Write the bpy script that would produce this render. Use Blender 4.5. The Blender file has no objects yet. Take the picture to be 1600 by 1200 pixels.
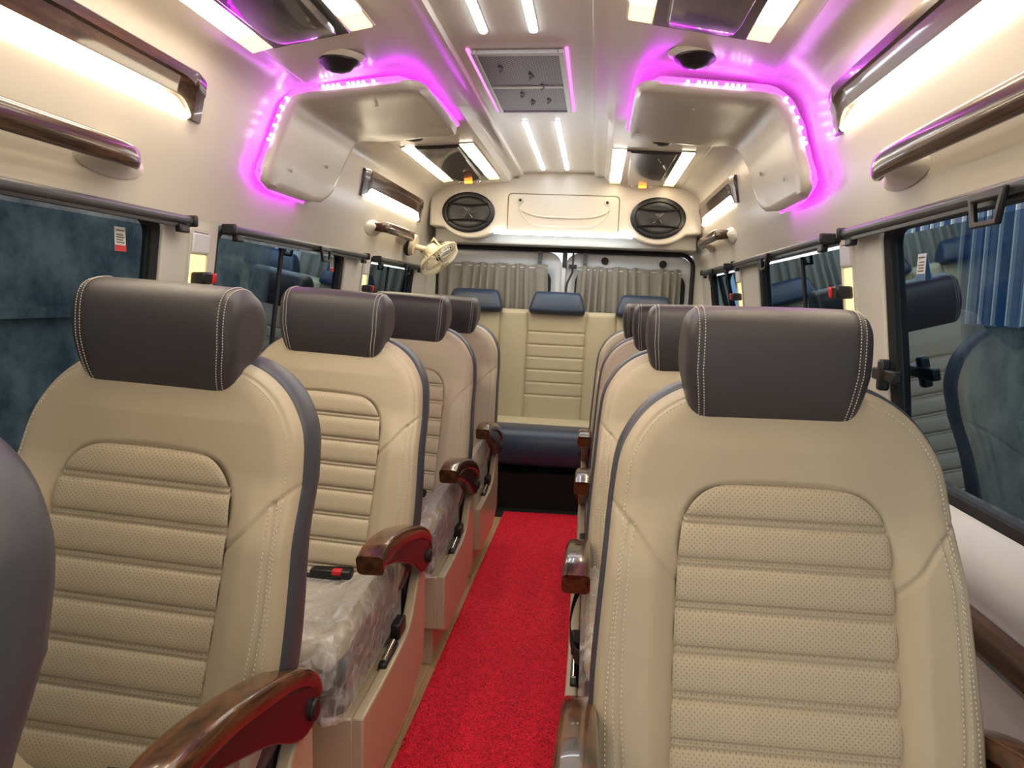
import bpy, bmesh, math, random
import numpy as np
from mathutils import Vector, Matrix
random.seed(7)
PI = math.pi
SC = bpy.context.scene
COL = SC.collection

# ------------------------------------------------------------------ materials
def new_mat(name):
    m = bpy.data.materials.new(name); m.use_nodes = True
    nt = m.node_tree
    return m, nt, nt.nodes['Principled BSDF']

def N(nt, t, **kw):
    n = nt.nodes.new(t)
    for k, v in kw.items():
        if k in ('operation', 'blend_type', 'data_type', 'wave_type', 'bands_direction', 'feature', 'noise_dimensions'):
            setattr(n, k, v)
        else:
            n.inputs[k].default_value = v
    return n

def bump(nt, bs, src, strength=.2, dist=.002):
    b = N(nt, 'ShaderNodeBump', Strength=strength, Distance=dist)
    nt.links.new(src, b.inputs['Height']); nt.links.new(b.outputs[0], bs.inputs['Normal'])
    return b

def simple(name, col, rough=.5, metal=0, noise=0, nscale=60, coat=0, bstr=0, spec=.5, coatr=.05):
    m, nt, bs = new_mat(name)
    bs.inputs['Base Color'].default_value = (*col, 1)
    bs.inputs['Roughness'].default_value = rough
    bs.inputs['Metallic'].default_value = metal
    bs.inputs['Specular IOR Level'].default_value = spec
    bs.inputs['Coat Weight'].default_value = coat
    bs.inputs['Coat Roughness'].default_value = coatr
    tc = N(nt, 'ShaderNodeTexCoord')
    nz = N(nt, 'ShaderNodeTexNoise', Scale=nscale, Detail=4.0)
    nt.links.new(tc.outputs['Object'], nz.inputs['Vector'])
    if noise:
        mx = N(nt, 'ShaderNodeMix', data_type='RGBA')
        mx.inputs[6].default_value = (*[c*(1-noise) for c in col], 1)
        mx.inputs[7].default_value = (*[min(1, c*(1+noise)) for c in col], 1)
        nt.links.new(nz.outputs[0], mx.inputs[0]); nt.links.new(mx.outputs[2], bs.inputs['Base Color'])
    if bstr: bump(nt, bs, nz.outputs[0], bstr)
    return m

def emit(name, col, strength):
    m = bpy.data.materials.new(name); m.use_nodes = True
    nt = m.node_tree; nt.nodes.clear()
    e = nt.nodes.new('ShaderNodeEmission'); o = nt.nodes.new('ShaderNodeOutputMaterial')
    e.inputs[0].default_value = (*col, 1); e.inputs[1].default_value = strength
    nt.links.new(e.outputs[0], o.inputs[0])
    return m

def wood(name, c1, c2, scale=8, rough=.12, coat=1.0, axis='Y', stretch=.12):
    m, nt, bs = new_mat(name)
    tc = N(nt, 'ShaderNodeTexCoord')
    mp = N(nt, 'ShaderNodeMapping')
    s = [1, 1, 1]; s['XYZ'.index(axis)] = stretch
    mp.inputs['Scale'].default_value = s
    nt.links.new(tc.outputs['Object'], mp.inputs[0])
    nz = N(nt, 'ShaderNodeTexNoise', Scale=scale*4, Detail=6.0, Distortion=1.2)
    nt.links.new(mp.outputs[0], nz.inputs['Vector'])
    r = N(nt, 'ShaderNodeValToRGB')
    r.color_ramp.elements[0].position = .35; r.color_ramp.elements[0].color = (*c1, 1)
    r.color_ramp.elements[1].position = .62; r.color_ramp.elements[1].color = (*c2, 1)
    nt.links.new(nz.outputs[0], r.inputs[0]); nt.links.new(r.outputs[0], bs.inputs['Base Color'])
    bs.inputs['Roughness'].default_value = rough
    bs.inputs['Coat Weight'].default_value = coat; bs.inputs['Coat Roughness'].default_value = .04
    return m

def leather(name, col, rough=.42, perf=False, noise=.05):
    m, nt, bs = new_mat(name)
    tc = N(nt, 'ShaderNodeTexCoord')
    bs.inputs['Roughness'].default_value = rough
    bs.inputs['Specular IOR Level'].default_value = .4
    v = N(nt, 'ShaderNodeTexVoronoi', Scale=900.0)
    nt.links.new(tc.outputs['Object'], v.inputs['Vector'])
    n2 = N(nt, 'ShaderNodeTexNoise', Scale=9.0, Detail=3.0)
    nt.links.new(tc.outputs['Object'], n2.inputs['Vector'])
    mx = N(nt, 'ShaderNodeMix', data_type='RGBA')
    mx.inputs[6].default_value = (*[c*(1-noise) for c in col], 1)
    mx.inputs[7].default_value = (*[c*(1+noise) for c in col], 1)
    nt.links.new(n2.outputs[0], mx.inputs[0])
    last = mx.outputs[2]
    h = v.outputs['Distance']
    if perf:
        uv = N(nt, 'ShaderNodeVectorMath', operation='SCALE'); uv.inputs['Scale'].default_value = 1/.0080
        nt.links.new(tc.outputs['UV'], uv.inputs[0])
        ds = []
        for off in (0, .5):
            a = N(nt, 'ShaderNodeVectorMath', operation='ADD'); a.inputs[1].default_value = (off, off, 0)
            nt.links.new(uv.outputs[0], a.inputs[0])
            f = N(nt, 'ShaderNodeVectorMath', operation='FRACTION'); nt.links.new(a.outputs[0], f.inputs[0])
            d = N(nt, 'ShaderNodeVectorMath', operation='DISTANCE'); d.inputs[1].default_value = (.5, .5, 0)
            nt.links.new(f.outputs[0], d.inputs[0]); ds.append(d.outputs['Value'])
        mn = N(nt, 'ShaderNodeMath', operation='MINIMUM')
        nt.links.new(ds[0], mn.inputs[0]); nt.links.new(ds[1], mn.inputs[1])
        lt = N(nt, 'ShaderNodeMapRange'); lt.inputs[1].default_value = .09; lt.inputs[2].default_value = .16
        nt.links.new(mn.outputs[0], lt.inputs[0])
        m2 = N(nt, 'ShaderNodeMix', data_type='RGBA')
        m2.inputs[6].default_value = (*[c*.6 for c in col], 1)
        nt.links.new(lt.outputs[0], m2.inputs[0]); nt.links.new(last, m2.inputs[7]); last = m2.outputs[2]
        h = lt.outputs[0]
    nt.links.new(last, bs.inputs['Base Color'])
    bump(nt, bs, h, .25 if not perf else .5, .0006)
    return m

CREAM = (.50, .42, .31)
M = {}
M['cream_leather'] = leather('cream_leather', CREAM)
M['perf_leather'] = leather('perforated_leather', CREAM, perf=True)
M['grey_leather'] = leather('grey_leather', (.060, .066, .086), .36)
M['head_leather'] = leather('headrest_leather', (.056, .052, .060), .38)
M['dark_leather'] = leather('dark_leather', (.014, .014, .018), .3)
M['blue_leather'] = leather('navy_leather', (.028, .045, .085), .3)
M['bench_leather'] = leather('bench_leather', (.47, .42, .29), .42)
M['thread'] = simple('thread', (.62, .58, .5), .7)
M['seam'] = simple('seam', (.22, .18, .12), .8)
M['shell'] = simple('beige_plastic', (.50, .415, .30), .3, noise=.03, nscale=4, coat=.25)
M['liner'] = simple('roof_liner', (.66, .60, .51), .3, noise=.02, nscale=3, coat=.3, coatr=.2)
M['duct'] = simple('duct_plastic', (.64, .60, .50), .34, noise=.02, nscale=3, coat=.2, coatr=.2)
M['white'] = simple('white_paint', (.72, .74, .76), .35, noise=.02, nscale=5, coat=.3, coatr=.15)
M['pillar'] = simple('pillar_plastic', (.66, .64, .57), .4, noise=.02, nscale=5)
M['black'] = simple('black_plastic', (.009, .009, .011), .38, noise=.1)
M['cone'] = simple('speaker_cone', (.008, .008, .010), .4, noise=.1)
M['rubber'] = simple('rubber', (.01, .01, .012), .6, noise=.1)
M['cassette'] = simple('cassette_metal', (.10, .105, .115), .35, metal=.4, noise=.05)
M['chrome'] = simple('chrome', (.8, .8, .8), .12, metal=1.0)
M['brushed'] = simple('brushed_metal', (.62, .62, .62), .35, metal=.9, noise=.1)
M['walnut'] = wood('dark_walnut', (.016, .006, .003), (.085, .036, .018), 8, rough=.25, coat=.45)
M['gloss_dark'] = wood('glossy_dark_wood', (.008, .005, .004), (.035, .018, .012), 6, rough=.3, coat=.7)
M['arm_wood'] = wood('arm_wood', (.018, .006, .003), (.13, .046, .017), 9, stretch=.2, rough=.22, coat=.5)
M['arm_red'] = simple('arm_underside', (.040, .006, .008), .3, coat=.25)
M['red_button'] = simple('red_button', (.7, .02, .03), .35)
M['belt'] = simple('belt_webbing', (.012, .012, .014), .7, noise=.2, nscale=300, bstr=.3)
M['carpet'] = simple('black_carpet', (.013, .012, .013), .95, noise=.6, nscale=250, bstr=1.0)
M['fan_plastic'] = simple('fan_plastic', (.70, .60, .42), .4)
M['fan_blade'] = simple('fan_blade', (.75, .70, .55), .35)
M['warm'] = emit('warm_lamp', (1.0, .84, .60), 9)
M['warm2'] = emit('warm_lamp_ceiling', (1.0, .84, .60), 9)
M['warm_tip'] = emit('warm_lamp_end', (1.0, .66, .26), 1.6)
M['cool'] = emit('cool_lamp', (.85, .93, 1.0), 12)
M['magenta'] = emit('magenta_led', (.70, .02, 1.0), 6)
M['chip'] = emit('led_chip', (1.0, .55, 1.0), 8)
M['amber'] = emit('amber_indicator', (1.0, .22, .03), 2.5)
M['niche_glow'] = emit('niche_glow_paint', (1.0, .78, .35), .8)  # self-glow standing in for warm light inside the pillar niches

# rug
def rug_mat():
    m, nt, bs = new_mat('red_rug')
    tc = N(nt, 'ShaderNodeTexCoord')
    n1 = N(nt, 'ShaderNodeTexNoise', Scale=120.0, Detail=3.0, Distortion=2.2)
    nt.links.new(tc.outputs['Object'], n1.inputs['Vector'])
    r = N(nt, 'ShaderNodeValToRGB')
    r.color_ramp.elements[0].position = .36; r.color_ramp.elements[0].color = (.30, .0, .008, 1)
    r.color_ramp.elements[1].position = .56; r.color_ramp.elements[1].color = (1.0, .02, .055, 1)
    nt.links.new(n1.outputs[0], r.inputs[0]); nt.links.new(r.outputs[0], bs.inputs['Base Color'])
    bs.inputs['Roughness'].default_value = .7
    bs.inputs['Specular IOR Level'].default_value = .25
    bump(nt, bs, n1.outputs[0], 1.0, .004)
    return m
M['rug'] = rug_mat()

def floor_mat():
    m, nt, bs = new_mat('pale_wood_floor')
    tc = N(nt, 'ShaderNodeTexCoord')
    mp = N(nt, 'ShaderNodeMapping'); mp.inputs['Scale'].default_value = (1, .08, 1)
    nt.links.new(tc.outputs['Object'], mp.inputs[0])
    n1 = N(nt, 'ShaderNodeTexNoise', Scale=60.0, Detail=5.0)
    nt.links.new(mp.outputs[0], n1.inputs['Vector'])
    r = N(nt, 'ShaderNodeValToRGB')
    r.color_ramp.elements[0].position = .3; r.color_ramp.elements[0].color = (.50, .33, .16, 1)
    r.color_ramp.elements[1].position = .7; r.color_ramp.elements[1].color = (.66, .48, .27, 1)
    nt.links.new(n1.outputs[0], r.inputs[0])
    br = N(nt, 'ShaderNodeTexBrick', Scale=1.0)
    br.inputs['Mortar Size'].default_value = .0015; br.inputs['Brick Width'].default_value = .9; br.inputs['Row Height'].default_value = .09
    br.inputs['Color1'].default_value = (1, 1, 1, 1); br.inputs['Color2'].default_value = (.9, .9, .9, 1); br.inputs['Mortar'].default_value = (.6, .5, .4, 1)
    rt = N(nt, 'ShaderNodeMapping'); rt.inputs['Rotation'].default_value = (0, 0, PI/2)
    nt.links.new(tc.outputs['Object'], rt.inputs[0]); nt.links.new(rt.outputs[0], br.inputs['Vector'])
    mx = N(nt, 'ShaderNodeMix', data_type='RGBA', blend_type='MULTIPLY'); mx.inputs[0].default_value = 1
    nt.links.new(r.outputs[0], mx.inputs[6]); nt.links.new(br.outputs[0], mx.inputs[7])
    nt.links.new(mx.outputs[2], bs.inputs['Base Color'])
    bs.inputs['Roughness'].default_value = .3
    return m
M['floor'] = floor_mat()

def glass_mat(name, tint, refl):
    m = bpy.data.materials.new(name); m.use_nodes = True
    nt = m.node_tree; nt.nodes.clear()
    o = nt.nodes.new('ShaderNodeOutputMaterial')
    t = nt.nodes.new('ShaderNodeBsdfTransparent'); t.inputs[0].default_value = (*tint, 1)
    g = nt.nodes.new('ShaderNodeBsdfGlossy'); g.inputs['Roughness'].default_value = .015
    g.inputs['Color'].default_value = (.35, .52, .70, 1)
    lw = nt.nodes.new('ShaderNodeLayerWeight'); lw.inputs['Blend'].default_value = refl
    mx = nt.nodes.new('ShaderNodeMixShader')
    nt.links.new(lw.outputs['Fresnel'], mx.inputs[0]); nt.links.new(t.outputs[0], mx.inputs[1]); nt.links.new(g.outputs[0], mx.inputs[2])
    nt.links.new(mx.outputs[0], o.inputs[0])
    return m
M['glass'] = glass_mat('tinted_glass', (.34, .46, .54), .09)

def film_mat():
    m = bpy.data.materials.new('clear_film'); m.use_nodes = True
    nt = m.node_tree; nt.nodes.clear()
    o = nt.nodes.new('ShaderNodeOutputMaterial')
    t = nt.nodes.new('ShaderNodeBsdfTransparent'); t.inputs[0].default_value = (.97, .97, .97, 1)
    p = nt.nodes.new('ShaderNodeBsdfPrincipled'); p.inputs['Base Color'].default_value = (.85, .83, .84, 1)
    p.inputs['Roughness'].default_value = .16; p.inputs['Specular IOR Level'].default_value = 1.0
    tc = nt.nodes.new('ShaderNodeTexCoord')
    n1 = N(nt, 'ShaderNodeTexNoise', Scale=16.0, Detail=5.0, Distortion=1.5)
    nt.links.new(tc.outputs['Object'], n1.inputs['Vector'])
    n2 = N(nt, 'ShaderNodeTexVoronoi', Scale=22.0, feature='DISTANCE_TO_EDGE')
    nt.links.new(tc.outputs['Object'], n2.inputs['Vector'])
    ad = N(nt, 'ShaderNodeMath', operation='ADD')
    nt.links.new(n1.outputs[0], ad.inputs[0]); nt.links.new(n2.outputs['Distance'], ad.inputs[1])
    b = N(nt, 'ShaderNodeBump', Strength=.9, Distance=.012)
    nt.links.new(ad.outputs[0], b.inputs['Height']); nt.links.new(b.outputs[0], p.inputs['Normal'])
    r = N(nt, 'ShaderNodeMapRange'); r.inputs[1].default_value = .42; r.inputs[2].default_value = .68
    r.inputs[3].default_value = .13; r.inputs[4].default_value = .62
    nt.links.new(n1.outputs[0], r.inputs[0])
    lw = nt.nodes.new('ShaderNodeLayerWeight'); lw.inputs['Blend'].default_value = .35
    nt.links.new(b.outputs[0], lw.inputs['Normal'])
    mxx = N(nt, 'ShaderNodeMath', operation='MAXIMUM')
    mul = N(nt, 'ShaderNodeMath', operation='MULTIPLY'); mul.inputs[1].default_value = .75
    nt.links.new(lw.outputs['Facing'], mul.inputs[0])
    nt.links.new(mul.outputs[0], mxx.inputs[0]); nt.links.new(r.outputs[0], mxx.inputs[1])
    mx = nt.nodes.new('ShaderNodeMixShader')
    nt.links.new(mxx.outputs[0], mx.inputs[0]); nt.links.new(t.outputs[0], mx.inputs[1]); nt.links.new(p.outputs[0], mx.inputs[2])
    nt.links.new(mx.outputs[0], o.inputs[0])
    return m
M['film'] = film_mat()

def cloth_mat():
    m, nt, bs = new_mat('curtain_cloth')
    tc = N(nt, 'ShaderNodeTexCoord')
    w = N(nt, 'ShaderNodeTexNoise', Scale=400.0, Detail=2.0)
    nt.links.new(tc.outputs['Object'], w.inputs['Vector'])
    bs.inputs['Base Color'].default_value = (.25, .235, .205, 1); bs.inputs['Roughness'].default_value = .85
    bump(nt, bs, w.outputs[0], .3, .001)
    return m
M['cloth'] = cloth_mat()

def grille_mat():
    m, nt, bs = new_mat('perforated_metal')
    tc = N(nt, 'ShaderNodeTexCoord')
    uv = N(nt, 'ShaderNodeVectorMath', operation='SCALE'); uv.inputs['Scale'].default_value = 1/.017
    nt.links.new(tc.outputs['Object'], uv.inputs[0])
    ds = []
    for off in (0, .5):
        a = N(nt, 'ShaderNodeVectorMath', operation='ADD'); a.inputs[1].default_value = (off, off, 0)
        nt.links.new(uv.outputs[0], a.inputs[0])
        f = N(nt, 'ShaderNodeVectorMath', operation='FRACTION'); nt.links.new(a.outputs[0], f.inputs[0])
        s = N(nt, 'ShaderNodeVectorMath', operation='MULTIPLY'); s.inputs[1].default_value = (1, 1, 0)
        nt.links.new(f.outputs[0], s.inputs[0])
        d = N(nt, 'ShaderNodeVectorMath', operation='DISTANCE'); d.inputs[1].default_value = (.5, .5, 0)
        nt.links.new(s.outputs[0], d.inputs[0]); ds.append(d.outputs['Value'])
    mn = N(nt, 'ShaderNodeMath', operation='MINIMUM')
    nt.links.new(ds[0], mn.inputs[0]); nt.links.new(ds[1], mn.inputs[1])
    lt = N(nt, 'ShaderNodeMapRange'); lt.inputs[1].default_value = .16; lt.inputs[2].default_value = .24
    nt.links.new(mn.outputs[0], lt.inputs[0])
    m2 = N(nt, 'ShaderNodeMix', data_type='RGBA')
    m2.inputs[6].default_value = (.03, .02, .04, 1); m2.inputs[7].default_value = (.22, .20, .24, 1)
    nt.links.new(lt.outputs[0], m2.inputs[0]); nt.links.new(m2.outputs[2], bs.inputs['Base Color'])
    bs.inputs['Metallic'].default_value = .5; bs.inputs['Roughness'].default_value = .35
    bump(nt, bs, lt.outputs[0], .8, .002)
    return m
M['grille'] = grille_mat()

def outer_mat(name, c1, c2, corr):
    m, nt, bs = new_mat(name)
    tc = N(nt, 'ShaderNodeTexCoord')
    n1 = N(nt, 'ShaderNodeTexNoise', Scale=2.6, Detail=9.0, Roughness=.65)
    nt.links.new(tc.outputs['Object'], n1.inputs['Vector'])
    mx = N(nt, 'ShaderNodeMix', data_type='RGBA'); mx.inputs[6].default_value = (*c1, 1); mx.inputs[7].default_value = (*c2, 1)
    mr = N(nt, 'ShaderNodeMapRange'); mr.inputs[1].default_value = .38; mr.inputs[2].default_value = .62
    nt.links.new(n1.outputs[0], mr.inputs[0]); nt.links.new(mr.outputs[0], mx.inputs[0]); nt.links.new(mx.outputs[2], bs.inputs['Base Color'])
    bs.inputs['Roughness'].default_value = .7 if not corr else .35
    return m
M['concrete'] = outer_mat('yard_concrete', (.05, .065, .07), (.26, .25, .22), False)
M['blue_sheet'] = outer_mat('blue_sheet', (.03, .10, .24), (.05, .14, .30), True)

# ------------------------------------------------------------------ mesh helpers
def tag(o, label=None, cat=None, group=None, kind=None):
    if label: o['label'] = label
    if cat: o['category'] = cat
    if group: o['group'] = group
    if kind: o['kind'] = kind
    return o

def empty(name, loc=(0, 0, 0), rz=0, **kw):
    o = bpy.data.objects.new(name, None); COL.objects.link(o)
    o.empty_display_size = .05
    o.location = loc; o.rotation_euler = (0, 0, rz)
    return tag(o, **kw)

class MB:
    def __init__(s): s.v = []; s.f = []; s.uv = None
    def add(s, v, f):
        k = len(s.v); s.v += [tuple(map(float, p)) for p in v]; s.f += [tuple(i+k for i in q) for q in f]; return s
    def box(s, x0, x1, y0, y1, z0, z1):
        return s.add([(x, y, z) for x in (x0, x1) for y in (y0, y1) for z in (z0, z1)],
                     [(0, 1, 3, 2), (4, 6, 7, 5), (0, 4, 5, 1), (2, 3, 7, 6), (0, 2, 6, 4), (1, 5, 7, 3)])
    def grid(s, P, closeu=False, closev=False):
        P = np.asarray(P, float); a, b = P.shape[:2]
        f = []
        for i in range(a if closeu else a-1):
            for j in range(b if closev else b-1):
                i2 = (i+1) % a; j2 = (j+1) % b
                f.append((i*b+j, i2*b+j, i2*b+j2, i*b+j2))
        return s.add(P.reshape(-1, 3), f)
    def loft(s, secs, cap=True, closed=True):
        P = np.asarray(secs, float); a, b = P.shape[:2]; k = len(s.v)
        s.grid(P, closev=closed)
        if cap:
            s.f.append(tuple(range(k, k+b))); s.f.append(tuple(range(k+(a-1)*b, k+a*b))[::-1])
        return s
    def tube(s, path, r, n=10, cap=True):
        path = [Vector(p) for p in path]; secs = []
        up = Vector((0, 0, 1))
        for i, p in enumerate(path):
            t = (path[min(i+1, len(path)-1)] - path[max(i-1, 0)]).normalized()
            u = up if abs(t.dot(up)) < .95 else Vector((1, 0, 0))
            a = t.cross(u).normalized(); b = a.cross(t)
            rr = r[i] if isinstance(r, (list, tuple)) else r
            secs.append([p + (a*math.cos(k*2*PI/n) + b*math.sin(k*2*PI/n))*rr for k in range(n)])
        return s.loft(secs, cap)
    def prism(s, poly, fn, a, b):
        """poly 2D -> fn(u,v,w), w from a to b"""
        n = len(poly); k = len(s.v)
        s.v += [tuple(fn(u, v, a)) for u, v in poly] + [tuple(fn(u, v, b)) for u, v in poly]
        s.f.append(tuple(range(k, k+n))[::-1]); s.f.append(tuple(range(k+n, k+2*n)))
        for i in range(n): s.f.append((k+i, k+(i+1) % n, k+n+(i+1) % n, k+n+i))
        return s
    def build(s, name, mat, parent=None, smooth=True, bevel=0, seg=2, loc=None, ang=40, **kw):
        me = bpy.data.meshes.new(name); me.from_pydata(s.v, [], s.f); me.update()
        bm = bmesh.new(); bm.from_mesh(me); bmesh.ops.recalc_face_normals(bm, faces=bm.faces); bm.to_mesh(me); bm.free()
        me.materials.append(mat)
        if smooth:
            for p in me.polygons: p.use_smooth = True
            try: me.set_sharp_from_angle(angle=math.radians(ang))
            except Exception: pass
        o = bpy.data.objects.new(name, me); COL.objects.link(o)
        if parent: o.parent = parent
        if loc: o.location = loc
        if bevel:
            b = o.modifiers.new('b', 'BEVEL'); b.width = bevel; b.segments = seg; b.limit_method = 'ANGLE'; b.angle_limit = math.radians(35)
        return tag(o, **kw)

def copy_tree(o, parent=None):
    c = o.copy(); COL.objects.link(c); c.parent = parent
    for ch in list(o.children): copy_tree(ch, c)
    return c

def rrect(w, h, r, n=5):
    """rounded rectangle centred, half sizes w,h"""
    pts = []
    for cx, cy, a0 in ((w-r, h-r, 0), (-w+r, h-r, 90), (-w+r, -h+r, 180), (w-r, -h+r, 270)):
        for k in range(n+1):
            a = math.radians(a0 + 90*k/n); pts.append((cx+r*math.cos(a), cy+r*math.sin(a)))
    return pts

def resample(pts, n, closed=False):
    P = np.array(pts, float)
    if closed: P = np.vstack([P, P[:1]])
    d = np.r_[0, np.cumsum(np.linalg.norm(np.diff(P, axis=0), axis=1))]
    t = np.linspace(0, d[-1], n, endpoint=not closed)
    return np.stack([np.interp(t, d, P[:, k]) for k in range(P.shape[1])], 1)

def chaikin(pts, it=2, closed=False):
    P = np.array(pts, float)
    for _ in range(it):
        Q = []
        n = len(P)
        rng = range(n if closed else n-1)
        if not closed: Q.append(P[0])
        for i in rng:
            a, b = P[i], P[(i+1) % n]
            Q += [a*.75+b*.25, a*.25+b*.75]
        if not closed: Q.append(P[-1])
        P = np.array(Q)
    return P

def dpoly(X, Z, poly):
    """distance from points to polyline"""
    D = np.full(X.shape, 9.0)
    poly = np.asarray(poly, float)
    for a, b in zip(poly[:-1], poly[1:]):
        ab = b-a; L = (ab**2).sum()+1e-12
        t = np.clip(((X-a[0])*ab[0]+(Z-a[1])*ab[1])/L, 0, 1)
        D = np.minimum(D, np.hypot(X-a[0]-t*ab[0], Z-a[1]-t*ab[1]))
    return D

# ------------------------------------------------------------------ camera (solved from vanishing lines)
F = 1150.0
v = np.array([131., -127., F]); v /= np.linalg.norm(v)
ROLL = .036
k = -(v[0]+ROLL*v[1])/v[2]
Xc = np.array([1, ROLL, k]); Xc /= np.linalg.norm(Xc)
Dc = np.cross(v, Xc); Dc /= np.linalg.norm(Dc)
R = np.stack([Xc, v, -Dc], 1)
cam = bpy.data.cameras.new('camera'); co = bpy.data.objects.new('camera', cam); COL.objects.link(co)
mw = Matrix(((R[0][0], -R[1][0], -R[2][0], .22), (R[0][1], -R[1][1], -R[2][1], 0), (R[0][2], -R[1][2], -R[2][2], 1.18), (0, 0, 0, 1)))
co.matrix_world = mw
cam.sensor_width = 36; cam.lens = F/1600*36; cam.clip_start = .02
SC.camera = co

# ------------------------------------------------------------------ shell profile
YS, YE = -1.0, 4.72
def ceil_z(x, y):
    """height of the ceiling shoulder at |x|"""
    x = abs(x)
    t = min(1, max(0, (y-2.15)/.9)); t = t*t*(3-2*t)
    near = np.interp(x, [.27, .63, .70], [1.897, 1.835, 1.818])
    far = np.interp(x, [.27, .63, .70], [1.872, 1.856, 1.84])
    return near*(1-t)+far*t
def profile(y):
    """upper shell from the centre outwards, right half"""
    pts = [(0, 1.925), (.19, 1.925), (.205, 1.922), (.209, 1.904), (.228, 1.902), (.236, 1.906), (.262, 1.901), (.285, ceil_z(.285, y))]
    for x in (.36, .46, .56, .63, .68): pts.append((x, ceil_z(x, y)))
    e = [(.68, ceil_z(.68, y)), (.735, 1.818), (.772, 1.79), (.788, 1.755), (.797, 1.70), (.81, 1.62), (.828, 1.53), (.846, 1.45), (.86, 1.375)]
    e = chaikin(e, 2)
    return pts[:-1] + [tuple(q) for q in e]
def wall_x(z): return float(np.interp(z, [0, .8, 1.05, 1.375, 1.45, 1.53, 1.62, 1.70, 1.755], [.93, .93, .902, .86, .846, .828, .81, .797, .788]))
ys = np.r_[np.linspace(YS, 2.0, 12), np.linspace(2.1, 3.2, 14), np.linspace(3.4, YE, 8)]
def shell_grid(s):
    return [[(-.02 + s*px if px < .3 else s*px - .02*max(0, (.6-px)/.3), y, pz) for px, pz in profile(y)] for y in ys]
def strip_from(G, cond): return [[p for p, q in zip(r, cond) if q] for r in G]
np_ = len(profile(0)); 
cidx = [i for i, p in enumerate(profile(0)) if p[0] <= .69]
widx = [i for i in range(np_) if i >= cidx[-1]]
# ceiling = both halves up to the shoulder
Gl, Gr = shell_grid(-1), shell_grid(1)
def solid(mb, G, off):
    mb.grid(G)
    return mb
c = MB()
c.grid([[a[i] for i in reversed(cidx)] + [b[i] for i in cidx[1:]] for a, b in zip(Gl, Gr)])
co_ = c.build('ceiling', M['liner'], kind='structure')
so = co_.modifiers.new('s', 'SOLIDIFY'); so.thickness = .02; so.offset = 1 
for s, side, G in ((-1, 'left', Gl), (1, 'right', Gr)):
    w = MB(); w.grid([[r[i] for i in widx] for r in G])
    # header just above the windows is the bottom of that grid; pillars, sill and lower wall follow
    o = w.build('wall_'+side+'_upper', M['liner'], kind='structure')
WINS = {-1: [(.30, 1.76), (2.05, 3.12), (3.5, 4.36)], 1: [(.30, 1.795), (2.09, 3.10), (3.56, 4.40)]}
ZB, ZT = .80, 1.375
for s, side in ((-1, 'left'), (1, 'right')):
    def P(y, z, d=0): return (s*(wall_x(z)+d), y, z)
    # lower wall with sill bulge
    lw = MB()
    prof = [(.93, 0), (.93, .50), (.915, .585), (.905, .60), (.905, .66), (.90, .68), (.885, .72), (.90, .765), (.925, .79), (.93, .80)]
    lw.grid([[(s*px, y, pz) for px, pz in prof] for y in (YS, 1, 2, 3, YE)])
    lw.build('wall_'+side+'_lower', M['white'], kind='structure', ang=60)
    # pillars between windows
    WIN = WINS[s]
    ed = [YS] + [q for ab in WIN for q in ab] + [YE]
    for i in range(0, len(ed), 2):
        y0, y1 = ed[i], ed[i+1]
        pm = MB()
        zs = np.linspace(ZB, ZT, 6)
        secs = []
        for z in zs:
            x = wall_x(z)
            secs.append([(s*(x+.045), y0, z), (s*x, y0+.012, z), (s*x, y1-.012, z), (s*(x+.045), y1, z)])
        pm.loft(secs, cap=False)
        pm.build('wall_'+side+'_pillar', M['pillar'], kind='structure', bevel=.004)
    # window units
    for i, (y0, y1) in enumerate(WIN):
        wn = empty('window_%d' % (i+1 + (3 if s > 0 else 0)), (s*.9, (y0+y1)/2, ZB), kind='structure')
        def rel(p): return (p[0]-s*.9, p[1]-(y0+y1)/2, p[2]-ZB)
        # rubber gasket ring
        ring = []
        hw, hh = (y1-y0)/2+.004, (ZT-ZB)/2+.004
        out = rrect(hw, hh, .05, 5); inn = rrect(hw-.020, hh-.022, .04, 5)
        g = MB(); secs = []
        for (ou, ov), (iu, iv) in zip(out, inn):
            q = []
            for (u, vv, d) in ((ou, ov, .004), (ou, ov, .040), (iu, iv, .040), (iu, iv, .012)):
                z = (ZB+ZT)/2+vv; q.append(rel(P((y0+y1)/2+u, z, d)))
            secs.append(q)
        g.grid(secs, closeu=True, closev=True)
        g.build('window_gasket', M['rubber'], wn, bevel=.003)
        gl = MB(); zz = np.linspace(ZB+.03, ZT-.03, 5)
        gl.grid([[rel(P(y, z, .026)) for z in zz] for y in np.linspace(y0+.02, y1-.02, 3)])
        gl.build('window_glass', M['glass'], wn)
        # sliding pane edge
        ym = y0+(y1-y0)*(.45 if i else .5)
        sm = MB(); sm.loft([[rel(P(ym-.011, z, .022)), rel(P(ym+.011, z, .022)), rel(P(ym+.011, z, .03)), rel(P(ym-.011, z, .03))] for z in zz])
        sm.build('window_frame', M['rubber'], wn)
# floor
fl = MB(); fl.box(-.95, .95, YS, 4.8, -.03, 0); fl.build('floor', M['floor'], kind='structure', smooth=False)
# wood trim along the lower walls with chrome edge
for s, side in ((-1, 'left'), (1, 'right')):
    t = MB(); secs = []
    for y in (.2, 1.0, 2, 3, 3.95):
        secs.append([(s*.903, y, .600), (s*.890, y, .606), (s*.884, y, .63), (s*.890, y, .655), (s*.903, y, .661)])
    t.loft(secs); t.build('trim_%s' % side, M['walnut'], kind='structure')
    t = MB(); secs = []
    for y in (.2, 1.0, 2, 3, 3.95):
        secs.append([(s*.905, y, .589), (s*.892, y, .592), (s*.892, y, .600), (s*.905, y, .603)])
    t.loft(secs); t.build('trim_%s_chrome' % side, M['chrome'], kind='structure')

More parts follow.
